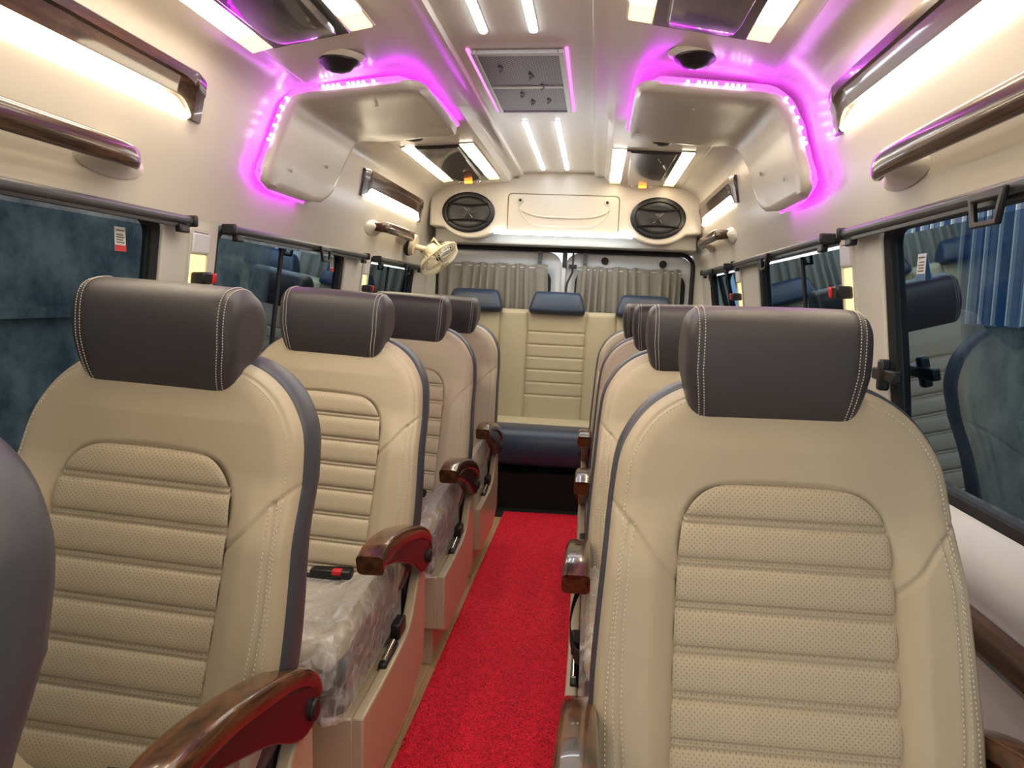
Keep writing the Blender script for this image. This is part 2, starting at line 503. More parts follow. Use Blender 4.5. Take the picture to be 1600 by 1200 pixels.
# ------------------------------------------------------------------ seat
ZW = [(.40, .240), (.46, .262), (.50, .272), (.60, .276), (.70, .270), (.80, .262), (.90, .254), (.96, .246), (1.00, .226), (1.03, .203), (1.055, .170), (1.07, .135), (1.078, .098), (1.083, .05), (1.084, 0)]
_zs = np.array([a for a, b in ZW]); _ws = np.array([b for a, b in ZW])
outline_h = resample(chaikin([(b, a) for a, b in ZW], 2), 90)        # right half x,z from bottom to top
def Wz(z): return np.interp(z, outline_h[:, 1], outline_h[:, 0])
outline = np.vstack([outline_h, (outline_h*[-1, 1])[::-1][1:]])
PT = [(.164, .44), (.163, .55), (.161, .65), (.159, .75), (.155, .84), (.147, .88), (.125, .908), (.10, .921), (.05, .926), (0, .927)]
panel_h = resample(chaikin(PT, 2), 60)
def Pz(z): return np.interp(z, panel_h[:, 1], panel_h[:, 0])
panel_out = np.vstack([panel_h, (panel_h*[-1, 1])[::-1][1:]])
LINES = [.868, .806, .743, .680, .617, .554, .491]
def base_y(z):
    z = np.asarray(z, float)
    return .035 - (1.03-z)*.35 + .012*np.cos((z-.55)*6)
seam_d = [(.150, .770), (.190, .812), (.222, .852), (.258, .885)]
seam_v = [(.228, .858), (.236, .80), (.242, .70), (.241, .60), (.233, .50), (.218, .42)]
def grv(D, w=.003, d=.005): return d*np.exp(-(D/w)**2)
def body_surf(X, Z, panel=False):
    A = np.abs(X)
    y = base_y(Z)
    W = Wz(Z)
    # side bolsters stand forward in the lower half
    wing = np.clip((A-.14)/.06, 0, 1); wing = wing*wing*(3-2*wing)
    low = np.clip((.90-Z)/.12, 0, 1); low = low*low*(3-2*low)
    y = y - .026*wing*low
    # shoulders puff
    y = y - .012*np.cos(np.clip(X/.24, -1, 1)*PI/2)*np.clip((Z-.9)/.08, 0, 1)
    d = dpoly(A, Z, outline_h)
    e = np.clip(1-d/.04, 0, 1)
    y = y + .036*(1-np.sqrt(np.clip(1-e**2, 0, 1)))
    y = y + grv(np.abs(d-.014), .0025, .003)
    y = y + grv(dpoly(A, Z, seam_d)) + grv(dpoly(A, Z, seam_v), .0035, .004)
    ins = (A < Pz(Z)) & (Z < .927)
    dp = dpoly(A, Z, panel_h)
    y = y + np.where(ins, np.minimum(.012, dp*1.2+.003), grv(dp, .0035, .004))
    return y
def panel_surf(X, Z):
    A = np.abs(X)
    y = base_y(Z) + .004
    dp = dpoly(A, Z, panel_h)
    e = np.clip(1-dp/.014, 0, 1)
    y = y + .005*(1-np.sqrt(np.clip(1-e**2, 0, 1)))
    edges = np.array([.927]+LINES+[.428])
    f = np.zeros_like(Z)
    for a, b in zip(edges[:-1], edges[1:]):
        m = (Z <= a) & (Z > b); q = (Z-b)/(a-b)
        # each roll: fuller below its upper seam, twin grooves at the seam
        f = np.where(m, (1-np.abs(2*q-1)**3.2)*(.0100), f)
    y = y - f
    for L in LINES:
        y = y - .0035*np.exp(-((Z-L-.0)/.0022)**2) + .004*np.exp(-((Z-L-.0052)/.002)**2) + .004*np.exp(-((Z-L+.0052)/.002)**2)
    return y - .0025

def build_backrest(root):
    zs_ = np.unique(np.r_[np.linspace(.40, 1.0, 210), 1.0+.084*np.sin(np.linspace(0, PI/2, 46))])
    us = np.linspace(-1, 1, 150)
    Z, U = np.meshgrid(zs_, us, indexing='ij')
    X = U*np.maximum(Wz(Z), .002)
    Y = body_surf(X, Z)
    mb = MB(); mb.grid(np.stack([X, Y, Z], -1))
    b = mb.build('backrest', M['cream_leather'], root, ang=180)
    # quilted centre panel
    zp = np.concatenate([np.linspace(.43, .90, 230), .90+.0268*np.sin(np.linspace(0.05, PI/2, 24))])
    Z, U = np.meshgrid(zp, np.linspace(-1, 1, 90), indexing='ij')
    X = U*np.maximum(Pz(Z)-.0005, .001)
    Y = panel_surf(X, Z)
    mb = MB(); mb.grid(np.stack([X, Y, Z], -1))
    p = mb.build('center_panel', M['perf_leather'], b, ang=180)
    uvl = p.data.uv_layers.new(name='UVMap')
    co = np.zeros(len(p.data.vertices)*3); p.data.vertices.foreach_get('co', co); co = co.reshape(-1, 3)
    li = np.zeros(len(p.data.loops), dtype=np.int32); p.data.loops.foreach_get('vertex_index', li)
    uvl.data.foreach_set('uv', np.stack([co[li, 0], co[li, 2]], 1).ravel().astype(np.float32))
    # grey side band and back shell
    oo = outline[(outline[:, 1] > .41) | (np.abs(outline[:, 0]) > .2)]
    n = len(oo); secs = []
    tang = np.gradient(oo, axis=0); nrm = np.stack([tang[:, 1], -tang[:, 0]], 1); nrm /= np.linalg.norm(nrm, axis=1)[:, None]+1e-9
    yf = body_surf(oo[:, 0]*.9995, oo[:, 1])
    for tt, off in ((0, -.004), (.04, .002), (.12, .005), (.3, .007), (.5, .006), (.7, .003), (.88, -.005), (.97, -.015), (1.0, -.03)):
        q = oo + nrm*off
        low = np.clip((.75-oo[:, 1])/.3, 0, 1)
        th = .106 + .03*low
        secs.append(np.stack([q[:, 0], yf+tt*th, q[:, 1]], 1))
    g = MB(); g.grid(np.array(secs))
    k = len(g.v) - n; g.f.append(tuple(range(k, k+n)))
    g.build('side_bolster', M['grey_leather'], b, ang=60)
    # stitching
    st = MB()
    def dashes(poly, off, step=.0068, ln=.0042, sgn=1, surf=body_surf, r=.0009):
        poly = np.asarray(poly, float)
        P = resample(poly, max(3, int(np.linalg.norm(np.diff(poly, axis=0), axis=1).sum()/step)))
        T = np.gradient(P, axis=0); T /= np.linalg.norm(T, axis=1)[:, None]+1e-9
        Nn = np.stack([T[:, 1], -T[:, 0]], 1)
        Q = P + Nn*off
        for (x, z), t in zip(Q, T):
            ends = []
            for q in (-.5, .5):
                xx, zz = x+t[0]*ln*q, z+t[1]*ln*q
                yy = float(surf(np.array([xx]), np.array([zz]))[0]) - .0006
                ends.append(Vector((xx, yy, zz)))
            a, bb = ends; side = Vector((-t[1], 0, t[0]))*r
            st.add([a+side, bb+side, bb-side, a-side, (a+bb)/2+Vector((0, -.0011, 0))+side*.6, (a+bb)/2+Vector((0, -.0011, 0))-side*.6],
                   [(0, 1, 4), (2, 3, 5), (0, 4, 5, 3), (1, 2, 5, 4), (0, 3, 2, 1)])
    inner = outline_h[(outline_h[:, 1] > .46)]
    for sg in (1, -1):
        m = np.array([sg, 1]); st.v, st.f = [], []
        dashes(inner*m, -.0175*sg)
        dashes(np.array(seam_v)*m, .006*sg); dashes(np.array(seam_v)*m, -.006*sg)
        st.build('stitching', M['thread'], b, smooth=False)
    return b

def build_headrest(root):
    prof = [(.012, 1.197), (-.012, 1.175), (-.016, 1.12), (-.006, 1.06), (.012, 1.022), (.035, 1.013), (.062, 1.03), (.085, 1.062), (.120, 1.088), (.136, 1.13), (.120, 1.178), (.07, 1.203)]
    pc = chaikin(prof, 3, closed=True)
    pc = resample(pc, 72, closed=True)
    cen = np.array([.055, 1.11])
    secs = []
    xs = [(-.150, .55), (-.1495, .68), (-.147, .80), (-.142, .89), (-.135, .95), (-.1285, .985), (-.1262, .972), (-.124, .99), (-.11, 1.0)] 
    xs = xs + [(x, 1.0 + .012*math.cos(x/.11*PI/2)) for x in np.linspace(-.09, .09, 9)] + [(-a, b) for a, b in xs[::-1]]
    for x, sc in xs:
        q = cen + (pc-cen)*sc
        # narrower towards the bottom
        fx = x*(1-.10*np.clip((1.10-q[:, 1])/.10, 0, 1))
        secs.append(np.stack([fx, q[:, 0], q[:, 1]], 1))
    mb = MB(); mb.loft(secs)
    h = mb.build('headrest', M['head_leather'], root, ang=70)
    # stitching on the seams
    for xx in (-.1225, -.1315, .1225, .1315):
        if abs(xx) < .126: st = MB()
        sc = 1.003 if abs(xx) < .126 else .978
        q = resample(cen+(pc-cen)*sc, 110, closed=True)
        for i in range(0, 110):
            a, b = q[i], q[(i+1) % 110]
            if a[0] > .09: continue
            b = a + (b-a)*.6
            f = lambda z: xx*(1-.10*min(1, max(0, (1.10-z)/.10)))
            d = (a-cen)/np.linalg.norm(a-cen)*.0012
            r = .0009
            st.add([(f(a[1])-r, a[0], a[1]), (f(a[1])+r, a[0], a[1]), (f(b[1])+r, b[0], b[1]), (f(b[1])-r, b[0], b[1]),
                    (f(a[1]), (a[0]+b[0])/2+d[0], (a[1]+b[1])/2+d[1])], [(0, 1, 4), (1, 2, 4), (2, 3, 4), (3, 0, 4)])
        if abs(xx) > .126: st.build('stitching', M['thread'], h, smooth=False)
    for sx in (-.055, .055): MB().tube([(sx, .075, 1.06), (sx, .08, 1.04)], .007).build('headrest_post', M['chrome'], h)
    return h

def cushion_z(X, Y):
    A = np.abs(X)
    z = .432 + .085*np.clip((A-.07)/.13, 0, 1)**1.7*np.clip((Y+.56)/.14, .25, 1) + .026*np.sin(np.clip((-Y-.1)/.4, 0, 1)*PI*.75)
    return z
def build_cushion(root):
    # top in cream, sides dark; footprint rounded rectangle y -.54..-.11
    fp = np.array(rrect(.218, .215, .06, 8)); cy = -.322
    secs = []
    for f, dz in ((1.0, -.045), (1.003, -.036), (.995, -.025), (.97, -.012), (.93, -.003), (.86, 0), (.7, 0), (.5, 0), (.3, 0), (.1, 0), (0.001, 0)):
        q = fp*f
        z = cushion_z(q[:, 0], q[:, 1]+cy) + dz
        secs.append(np.stack([q[:, 0], q[:, 1]+cy, z], 1))
    mb = MB(); mb.grid(np.array(secs), closev=True)
    c = mb.build('seat_cushion', M['cream_leather'], root, ang=180)
    secs = []
    for f, dz in ((1.0, -.044), (1.008, -.06), (1.01, -.11), (1.0, -.17), (.5, -.19)):
        q = fp*f; z = np.maximum(cushion_z(q[:, 0], q[:, 1]+cy) + dz, .30)
        secs.append(np.stack([q[:, 0], q[:, 1]+cy, z], 1))
    mb = MB(); mb.grid(np.array(secs), closev=True)
    mb.build('cushion_skirt', M['dark_leather'], c, ang=180)
    return c

def build_armrest(root, s, plain=False):
    """s: side of the seat (+1 = +x)"""
    path = chaikin([(.015, .500), (-.005, .535), (-.07, .568), (-.17, .598), (-.30, .628), (-.42, .640), (-.475, .622)], 2)
    n = len(path); secs = []; red = []
    x0 = s*(.298 if s < 0 or root.location.x > .3 else .254)
    for i, (y, z) in enumerate(path):
        t = path[min(n-1, i+1)]-path[max(0, i-1)]; t = t/np.linalg.norm(t); nr = np.array([t[1], -t[0]])
        if nr[1] < 0: nr = -nr
        u = i/(n-1)
        w = .026+.003*u; h = .012 + .012*u
        q = rrect(w, h, .010, 3)
        secs.append([(x0+a, y+nr[0]*b, z+nr[1]*b) for a, b in q])
    arm = MB().loft(secs).build('armrest', M['arm_wood'], root, ang=50)
    poly = [(-.43, .612), (-.30, .612), (-.17, .585), (-.07, .552), (.0, .52), (.022, .480), (.0, .452), (-.05, .450), (-.10, .472), (-.16, .512), (-.24, .545), (-.33, .580), (-.41, .598)]
    poly = chaikin(poly, 1, closed=True)
    rb = MB().prism(poly, lambda u, v_, w: (w, u, v_), x0-.021, x0+.021)
    rb.build('arm_underside', M['arm_red'], arm, bevel=.006)
    kn = MB(); xo = x0 - s*.0
    kn.tube([(x0-.030, -.018, .485), (x0+.030, -.018, .485)], .019, 16)
    kn.build('pivot_cap', M['black'], arm, bevel=.004)
    br = MB(); br.box(x0-.013-s*.038, x0+.013-s*.038, -.08, -.01, .33, .50)
    br.build('arm_bracket', M['black'], arm, bevel=.005)
    return arm

def build_base(root, s):
    """pedestal; s = aisle side sign"""
    # aisle fairing: side profile in (y,z)
    xo, xi = s*.258, s*.231
    top = chaikin([(-.53, .315), (-.45, .315), (-.33, .318), (-.20, .325), (-.13, .345), (-.085, .392), (-.045, .445), (-.01, .458), (.018, .452), (.028, .42)], 2)
    poly = [(-.53, .14)] + [tuple(p) for p in top] + [(.03, .30), (.01, .175), (-.15, .115), (-.48, .115)]
    b = MB().prism(poly, lambda u, v_, w: (w, u, v_), xi, xo).build('seat_base', M['shell'], root, bevel=.006, seg=3)
    m = MB()
    m.prism([(-.53, .14), (-.53, .312), (.01, .312), (.01, .175), (-.15, .115), (-.48, .115)], lambda u, v_, w: (w, u, v_), -s*.231, s*.236)
    m.build('seat_box', M['shell'], b, bevel=.004)
    m = MB()
    m.prism([(-.49, 0), (-.49, .135), (-.17, .135), (-.17, 0)], lambda u, v_, w: (w, u, v_), -s*.19, s*.214)
    m.build('pedestal', M['shell'], b, bevel=.004)
    # recline lever tray: black catch on the ledge
    k = MB(); k.box(s*.224, s*.250, -.215, -.15, .335, .375); k.box(s*.228, s*.248, -.33, -.21, .314, .330)
    k.build('recline_lever', M['black'], b, bevel=.005)
    k = MB(); k.tube([(s*.240, -.32, .335), (s*.240, -.24, .345)], .006)
    k.build('lever_rod', M['chrome'], b)
    return b

def build_belt(root, s):
    b = MB()
    path = [(-s*.10, -.10, .455), (-s*.06, -.13, .475), (-s*.02, -.15, .468), (s*.03, -.155, .466), (s*.09, -.16, .474)]
    P = chaikin(path, 2); secs = []
    for p in P: secs.append([(p[0], p[1]-.022, p[2]+.002), (p[0], p[1]+.022, p[2]+.006), (p[0], p[1]+.022, p[2]+.002), (p[0], p[1]-.022, p[2]-.002)])
    b.loft(secs)
    bo = b.build('seat_belt', M['belt'], root, ang=60)
    k = MB(); k.box(s*.0, s*.11, -.175, -.135, .455, .487); k.build('buckle', M['black'], bo, bevel=.007)
    k = MB(); k.box(s*.060, s*.085, -.177, -.155, .474, .4885); k.build('release_button', M['red_button'], bo, bevel=.003)
    return bo

def build_seat(s, label_kw, both_arms=False):
    root = empty('passenger_seat', **label_kw)
    build_backrest(root); build_headrest(root); build_cushion(root); build_base(root, s); build_armrest(root, s); build_belt(root, s)
    return root

LEFT = build_seat(1, {})      # aisle on +x
# right seats share the meshes of the symmetric parts
RIGHT = empty('passenger_seat')
for ch in list(LEFT.children):
    if ch.name.startswith(('backrest', 'headrest', 'seat_cushion')): copy_tree(ch, RIGHT)
build_base(RIGHT, -1); build_armrest(RIGHT, -1); build_belt(RIGHT, -1)
for ch in RIGHT.children:
    if ch.name.startswith(('seat_cushion', 'seat_base', 'seat_belt')): ch.location.x = -.058

seats_l = [(-.496, .47), (-.507, 1.15), (-.484, 1.92), (-.478, 2.72), (-.485, 3.48)]
seats_r = [(.514, 1.15), (.498, 1.92), (.500, 2.70), (.492, 3.47)]
LAB_L = ['seat at the left edge of the photo, only its grey side bolster showing',
         'beige quilted seat with grey headrest, nearest full seat of the left row',
         'beige quilted seat second in the left row with plastic wrapped cushion',
         'beige quilted seat third in the left row, only its aisle half showing',
         'beige quilted seat last in the left row, just ahead of the rear bench']
LAB_R = ['large beige quilted seat at the front of the right row with grey headrest',
         'beige seat directly behind the big front seat of the right row',
         'beige seat third in the right row, a thin curved edge showing',
         'beige seat last in the right row, beside the rear bench']
seat_objs = []
for i, (x, y) in enumerate(seats_l):
    o = LEFT if i == 0 else copy_tree(LEFT)
    o.location = (x, y, 0); tag(o, label=LAB_L[i], cat='seat', group='passenger seats'); seat_objs.append(o)
for i, (x, y) in enumerate(seats_r):
    o = RIGHT if i == 0 else copy_tree(RIGHT)
    o.scale = (1, 1, .982)
    o.location = (x, y, 0); tag(o, label=LAB_R[i], cat='seat', group='passenger seats'); seat_objs.append(o)

for i, o in enumerate(seat_objs):
    a = .062 if i < 5 else .004
    for ch in o.children:
        if ch.name.startswith(('backrest', 'headrest')):
            ch.rotation_euler.y = a; ch.location.x = -1.0*a
        if ch.name.startswith('headrest'): ch.scale = ((.98 if i < 5 else .92), 1, 1); ch.location.x -= (.010 if i < 5 else .016 if i == 5 else .004)
        if i == 1 and ch.name.startswith(('seat_cushion', 'seat_belt')): ch.location.z = -.015 if ch.name.startswith('seat_cushion') else -.035
# window-side armrest of the front right seat
build_armrest(seat_objs[5], 1)

# slack belt hanging beside the cushion of the second right seat
lp = chaikin([(-.235, -.07, .50), (-.262, -.10, .505), (-.300, -.13, .47), (-.318, -.18, .40), (-.300, -.26, .36), (-.285, -.30, .375)], 3)
secs = [[(p[0], p[1]-.004, p[2]+.016), (p[0]+.002, p[1]+.004, p[2]+.016), (p[0]+.002, p[1]+.004, p[2]-.016), (p[0], p[1]-.004, p[2]-.016)] for p in lp]
MB().loft(secs).build('slack_belt', M['belt'], seat_objs[6], ang=60)
# plastic film on cushions
def film(seed, s):
    rnd = np.random.RandomState(seed)
    fp = np.array(rrect(.218, .215, .06, 14)); cy = -.322
    n = len(fp); secs = []
    ang = np.linspace(0, 2*PI, n, endpoint=False)
    wr = sum(rnd.uniform(.4, 1)*np.sin(ang*kk+rnd.uniform(0, 6)) for kk in (7, 11, 17, 26, 33))/3
    wr2 = sum(rnd.uniform(.4, 1)*np.sin(ang*kk+rnd.uniform(0, 6)) for kk in (5, 9, 13, 21))/3
    corner = np.exp(-(((fp[:, 0]-.218)/.10)**2+((fp[:, 1]+.215)/.10)**2))
    fac = [(1.075, -.165), (1.06, -.135), (1.065, -.10), (1.055, -.07), (1.05, -.04), (1.03, -.016), (.96, .003), (.88, .008), (.78, .010), (.66, .010), (.5, .009), (.34, .010), (.18, .009), (.02, .009)]
    for i, (f, dz) in enumerate(fac):
        q = fp*f
        z = cushion_z(np.clip(q[:, 0], -.218, .218), q[:, 1]+cy) + dz
        if i < 6:
            q = q*(1+(wr*(.022 if i < 5 else .008)+wr2*.012*(1-i/6)+.01))[:, None]
            q[:, 1] -= corner*[.03, .035, .03, .022, .012, .0][i]
        else: z = z + .006*np.abs(np.sin(wr*3+i))*f
        z = np.maximum(z, .322+ (wr2*.004 if i < 2 else 0))
        lim = np.where(z > .47, .245, .227)
        secs.append(np.stack([np.clip(q[:, 0], -lim, lim), q[:, 1]+cy, z], 1))
    return MB().grid(np.array(secs), closev=True)
flm = [film(3, 1), film(5, 1), film(8, 1)]
FL = ['clear crinkled plastic film over the second left seat cushion', 'clear crinkled plastic film over the third left seat cushion',
      'clear crinkled plastic film over the cushion of the last left seat', 'clear plastic film on the cushion of the second right seat',
      'clear plastic film on the nearly hidden cushion of the third right seat']
film_meshes = []
for i, so_ in enumerate([seat_objs[2], seat_objs[3], seat_objs[4], seat_objs[6], seat_objs[7]]):
    if i < 3:
        f = flm[i].build('plastic_cover', M['film'], ang=30); film_meshes.append(f.data)
    else:
        f = bpy.data.objects.new('plastic_cover', film_meshes[i-3]); COL.objects.link(f)
    f.location = so_.location
    if i >= 3: f.location.x -= .058
    tag(f, label=FL[i], cat='plastic cover', group='plastic covers on seat cushions')
# ------------------------------------------------------------------ rug and rear platform
rx0, rx1, ry0, ry1 = -.248, .236, .2, 3.985
nx, ny = 60, 420
X, Y = np.meshgrid(np.linspace(rx0, rx1, nx), np.linspace(ry0, ry1, ny))
rs = np.random.RandomState(2)
Zr = .009 + rs.uniform(-.0022, .0022, X.shape)
X = X + rs.uniform(-.0015, .0015, X.shape); 
mb = MB(); mb.grid(np.stack([X, Y, Zr], -1))
skirt = [[(rx0, ry0, 0), (rx1, ry0, 0), (rx1, ry1, 0), (rx0, ry1, 0)], [(rx0, ry0, .009), (rx1, ry0, .009), (rx1, ry1, .009), (rx0, ry1, .009)]]
mb.grid(skirt, closev=True)
mb.build('aisle_rug', M['rug'], ang=180, label='bright red pile runner rug laid along the aisle floor', cat='rug')

# rear floor mat + platform riser + bench
mt = MB(); mt.box(-.92, .92, 3.99, 4.70, 0, .004); mt.box(-.92, .92, 4.075, 4.70, .003, .210)
mt.build('rear_platform', M['carpet'], smooth=False, bevel=.004, label='black carpeted step under the rear bench at the end of the aisle', cat='platform')
mt = MB(); mt.box(-.92, -.25, 3.90, 3.988, .0, .006); mt.build('carpet_strip', M['carpet'], smooth=False, label='black carpet strip on the floor left of the rug end', cat='carpet')

bench = empty('rear_bench', (0, 4.4, .236), label='wide beige rear bench with three navy headrests across the back of the van', cat='bench')
def bz(z): return z-.236
def brel(x, y, z): return (x, y-4.4, z-.236)
# bench back: panels
bx = [-.80, -.535, -.355, -.185, .165, .345, .525, .80]
xs_ = np.linspace(-.80, .80, 300); zs_ = np.linspace(.46, 1.125, 130)
Z, X = np.meshgrid(zs_, xs_, indexing='ij')
Yb = 4.36 + (Z-.46)*.12
D = np.full(X.shape, 9.0)
for s_ in bx[1:-1]: D = np.minimum(D, np.abs(X-s_))
Yb = Yb - .012*(1-np.exp(-(D/.02))) + .006*np.exp(-(D/.004)**2)
for (a, b) in ((-.185, .165), (-.80, -.535), (.525, .80)):
    inside = (X > a) & (X < b)
    for L in (.995, .92, .845, .77, .695, .62):
        Yb = Yb + np.where(inside, .006*np.exp(-((Z-L)/.0045)**2), 0)
e = np.clip(1-(1.125-Z)/.03, 0, 1); Yb = Yb+.03*(1-np.sqrt(1-np.clip(e, 0, 1)**2))
G = np.stack([X, Yb-4.4, Z-.236], -1)
mb = MB(); mb.grid(G)
back_row = [[(x, .20, .889) for x in xs_], [(x, .20, .46-.236) for x in xs_]]
mb.grid(np.array([G[-1]] + [np.array(back_row[0])] + [np.array(back_row[1])]))
bb = mb.build('bench_backrest', M['bench_leather'], bench, ang=50)
for hx in (-.51, -.012, .505):
    secs = []
    prof = chaikin([(4.375, 1.105), (4.385, 1.16), (4.41, 1.215), (4.44, 1.238), (4.48, 1.238), (4.515, 1.20), (4.52, 1.13), (4.50, 1.105)], 2, closed=True)
    c0 = prof.mean(0)
    for u, sc in ((-1, .35), (-.985, .72), (-.95, .9), (-.85, .99), (-.5, 1.01), (0, 1.02), (.5, 1.01), (.85, .99), (.95, .9), (.985, .72), (1, .35)):
        q = c0+(prof-c0)*sc
        wdt = .175 - .034*np.clip((q[:, 1]-1.11)/.12, 0, 1)
        secs.append(np.stack([hx+u*wdt, q[:, 0]-4.4, q[:, 1]-.236], 1))
    MB().loft(secs).build('bench_headrest', M['blue_leather'], bench, ang=60)
secs = []
for x in (-.85, 0, .85):
    secs.append([(x, a-4.4, b-.236) for a, b in chaikin([(4.03, .25), (3.985, .30), (3.98, .40), (4.01, .455), (4.06, .475), (4.38, .465), (4.38, .25)], 2, closed=True)])
MB().loft(secs).build('bench_cushion', M['blue_leather'], bench, ang=60)
secs = []
for x in (-.85, 0, .85):
    secs.append([(x, a-4.4, b-.236) for a, b in [(4.20, .470), (4.23, .485), (4.37, .485), (4.37, .462), (4.20, .462)]])
MB().loft(secs).build('cushion_top', M['bench_leather'], bench)

# ------------------------------------------------------------------ rear wall, doors, curtains
rw = MB()
rw.box(-.94, -.80, 4.70, 4.78, 0, 1.95); rw.box(.80, .94, 4.70, 4.78, 0, 1.95); rw.box(-.80, .80, 4.70, 4.78, 1.50, 1.95)
rw.build('wall_rear', M['pillar'], kind='structure', smooth=False)
for s, nm in ((-1, 'door_1'), (1, 'door_2')):
    d = empty(nm, (s*.4, 4.74, 0), kind='structure')
    x0, x1 = (.012, .80)
    # door skin with window hole (frame of four lofted rails)
    out = [(u+.406, vv+.745) for u, vv in rrect(.394, .745, .09, 6)]
    inn = [(u+.42, vv+1.11) for u, vv in rrect(.335, .27, .08, 6)]
    def pt(p, y): return (s*(p[0]) - s*.4, y, p[1])
    m = MB(); m.grid([[pt(p, .03) for p in out], [pt(p, -.012) for p in out],
                      [pt((p[0]*.95+.02, p[1]*.97+.02), -.015) for p in out],
                      [pt((q[0]+(q[0]-.42)*.10, q[1]+(q[1]-1.11)*.10), -.015) for q in inn],
                      [pt((q[0]+(q[0]-.42)*.05, q[1]+(q[1]-1.11)*.05), -.002) for q in inn],
                      [pt(q, .0) for q in inn], [pt(q, .03) for q in inn]], closev=True)
    m.build('door_panel', M['white'], d, ang=50)
    gl = MB(); gl.add([pt(q, .02) for q in inn], [tuple(range(len(inn)))]); gl.build('door_glass', M['glass'], d)
    gk = MB(); gk.grid([[pt((.42+(q[0]-.42)*a, 1.11+(q[1]-1.11)*a), y) for q in inn] for a, y in ((1.03, -.004), (1.0, -.008), (.95, -.004), (.95, .02))], closev=True)
    gk.build('door_gasket', M['rubber'], d)
# weather seal around the opening
sp = [(-.80, 4.69, .3)] + [(-.80, 4.69, 1.40)] + [(-.80+.08*(1-math.cos(a)), 4.69, 1.42+.08*math.sin(a)) for a in np.linspace(.2, PI/2, 6)]
sp = sp + [(-x, y, z) for x, y, z in sp[::-1]]
MB().tube(sp, .014, 8).build('door_seal', M['rubber'], label='black rubber seal running around the rear door opening', cat='seal')
# centre strip and lock rod
MB().box(-.012, .018, 4.70, 4.72, .5, 1.43).build('center_post', M['brushed'], smooth=False, bevel=.004, label='slim metal strip where the two white rear doors meet', cat='strip')
MB().box(-.006, .022, 4.683, 4.70, 1.395, 1.495).build('door_catch', M['black'], smooth=False, bevel=.003, label='black catch at the top middle of the rear doors', cat='catch')
rod = empty('lock_rod', (.07, 4.68, 1.2), label='thin bent black lock rod on the right rear door beside the curtain', cat='rod')
MB().tube([(-.01, 0, .29), (-.01, 0, .20), (-.012, 0, .165), (-.04, 0, .10), (-.045, 0, .06), (-.045, 0, -.3)], .006).build('rod_bar', M['black'], rod)
MB().box(-.035, .015, -.008, .012, .19, .215).build('rod_guide', M['black'], rod, smooth=False, bevel=.003)
for x, lab in ((-.15, 'left'), (.135, 'right')):
    hh = empty('hinge_plate', (x, 4.695, 1.45), label='small grey slotted plate at the top of the %s rear door' % lab, cat='plate', group='slotted plates on the rear doors')
    MB().prism(rrect(.012, .045, .011, 4), lambda u, v_, w: (u, w, v_), -.012, .02).build('plate', M['cassette'], hh, bevel=.001)
    m = MB()
    for z in (.025, -.002, -.028): m.tube([(0, -.0135, z), (0, -.0118, z)], .005, 10)
    m.build('bolt', M['black'], hh)
for x, z, lab in ((.258, 1.447, 'nearer the door middle'), (.618, 1.440, 'near the right corner')):
    m = MB(); m.tube([(x, 4.728, z), (x, 4.712, z), (x, 4.710, z)], [.023, .023, .018], 20)
    m.build('door_plug', M['rubber'], label='round black plug on the right rear door %s' % lab, cat='plug', group='plugs on the rear door')
# curtains
def curtain(x0, x1, zt, seed, lab):
    rs = np.random.RandomState(seed)
    n = 260; us = np.linspace(0, 1, n)
    ph = us*11*2*PI + 2.2*np.sin(us*7+seed) + 1.3*np.sin(us*17+seed*2)
    prof = np.sign(np.sin(ph))*np.abs(np.sin(ph))**.6
    rows = []
    zz = [zt, zt-.012, zt-.022, zt-.03, zt-.05, zt-.055, zt-.12, zt-.2, zt-.3, zt-.42, zt-.6]
    for i, z in enumerate(zz):
        amp = [.007, .009, .004, .004, .010, .010, .014, .017, .019, .021, .022][i]
        sl = .018*np.sin(us*5+seed)*max(0, (zt-z))/.4
        edge = rs.uniform(-.003, .003, n) if i == 0 else 0
        rows.append(np.stack([x0+(x1-x0)*us+sl, np.full(n, 4.655)-amp*prof, z+(.004*np.sin(ph*.5)+edge if i == 0 else 0)+0*us], 1))
    r = empty('curtain', ((x0+x1)/2, 4.66, zt), label=lab, cat='curtain', group='rear window curtains')
    G = np.array(rows) - np.array([(x0+x1)/2, 4.66, zt])
    o = MB().grid(G).build('curtain_cloth', M['cloth'], r, ang=180)
    sd = o.modifiers.new('s', 'SOLIDIFY'); sd.thickness = .0015
    MB().tube([(-(x1-x0)/2-.012, .0, -.02), ((x1-x0)/2+.012, .0, -.02)], .004).build('curtain_rod', M['brushed'], r)
curtain(-.79, -.095, 1.405, 3, 'gathered beige curtain over the left rear door window')
curtain(.095, .73, 1.405, 5, 'gathered beige curtain over the right rear door window')

# overhead bulkhead with speakers and hatch
bk = MB()
def lobe(s):
    return [(s*(.55)+.195*math.cos(a)*1.0, 1.682+.15*math.sin(a)) for a in (np.linspace(PI+.80, 2*PI-.62, 14) if s > 0 else np.linspace(PI+.62, 2*PI-.80, 14))]
pl = [(-.80, 1.60)] + lobe(-1) + [(-.39, 1.572), (.39, 1.572)] + lobe(1) + [(.80, 1.60), (.80, 1.80), (.70, 1.86), (.5, 1.875), (.26, 1.90), (.22, 1.93), (-.24, 1.93), (-.28, 1.90), (-.5, 1.875), (-.70, 1.86), (-.80, 1.80)]
bk.prism(pl, lambda u, v_, w: (u, w, v_), 4.40, 4.72)
bk.build('bulkhead', M['liner'], bevel=.012, seg=3, ang=50, label='cream overhead rear panel that carries the speakers above the rear doors', cat='panel')
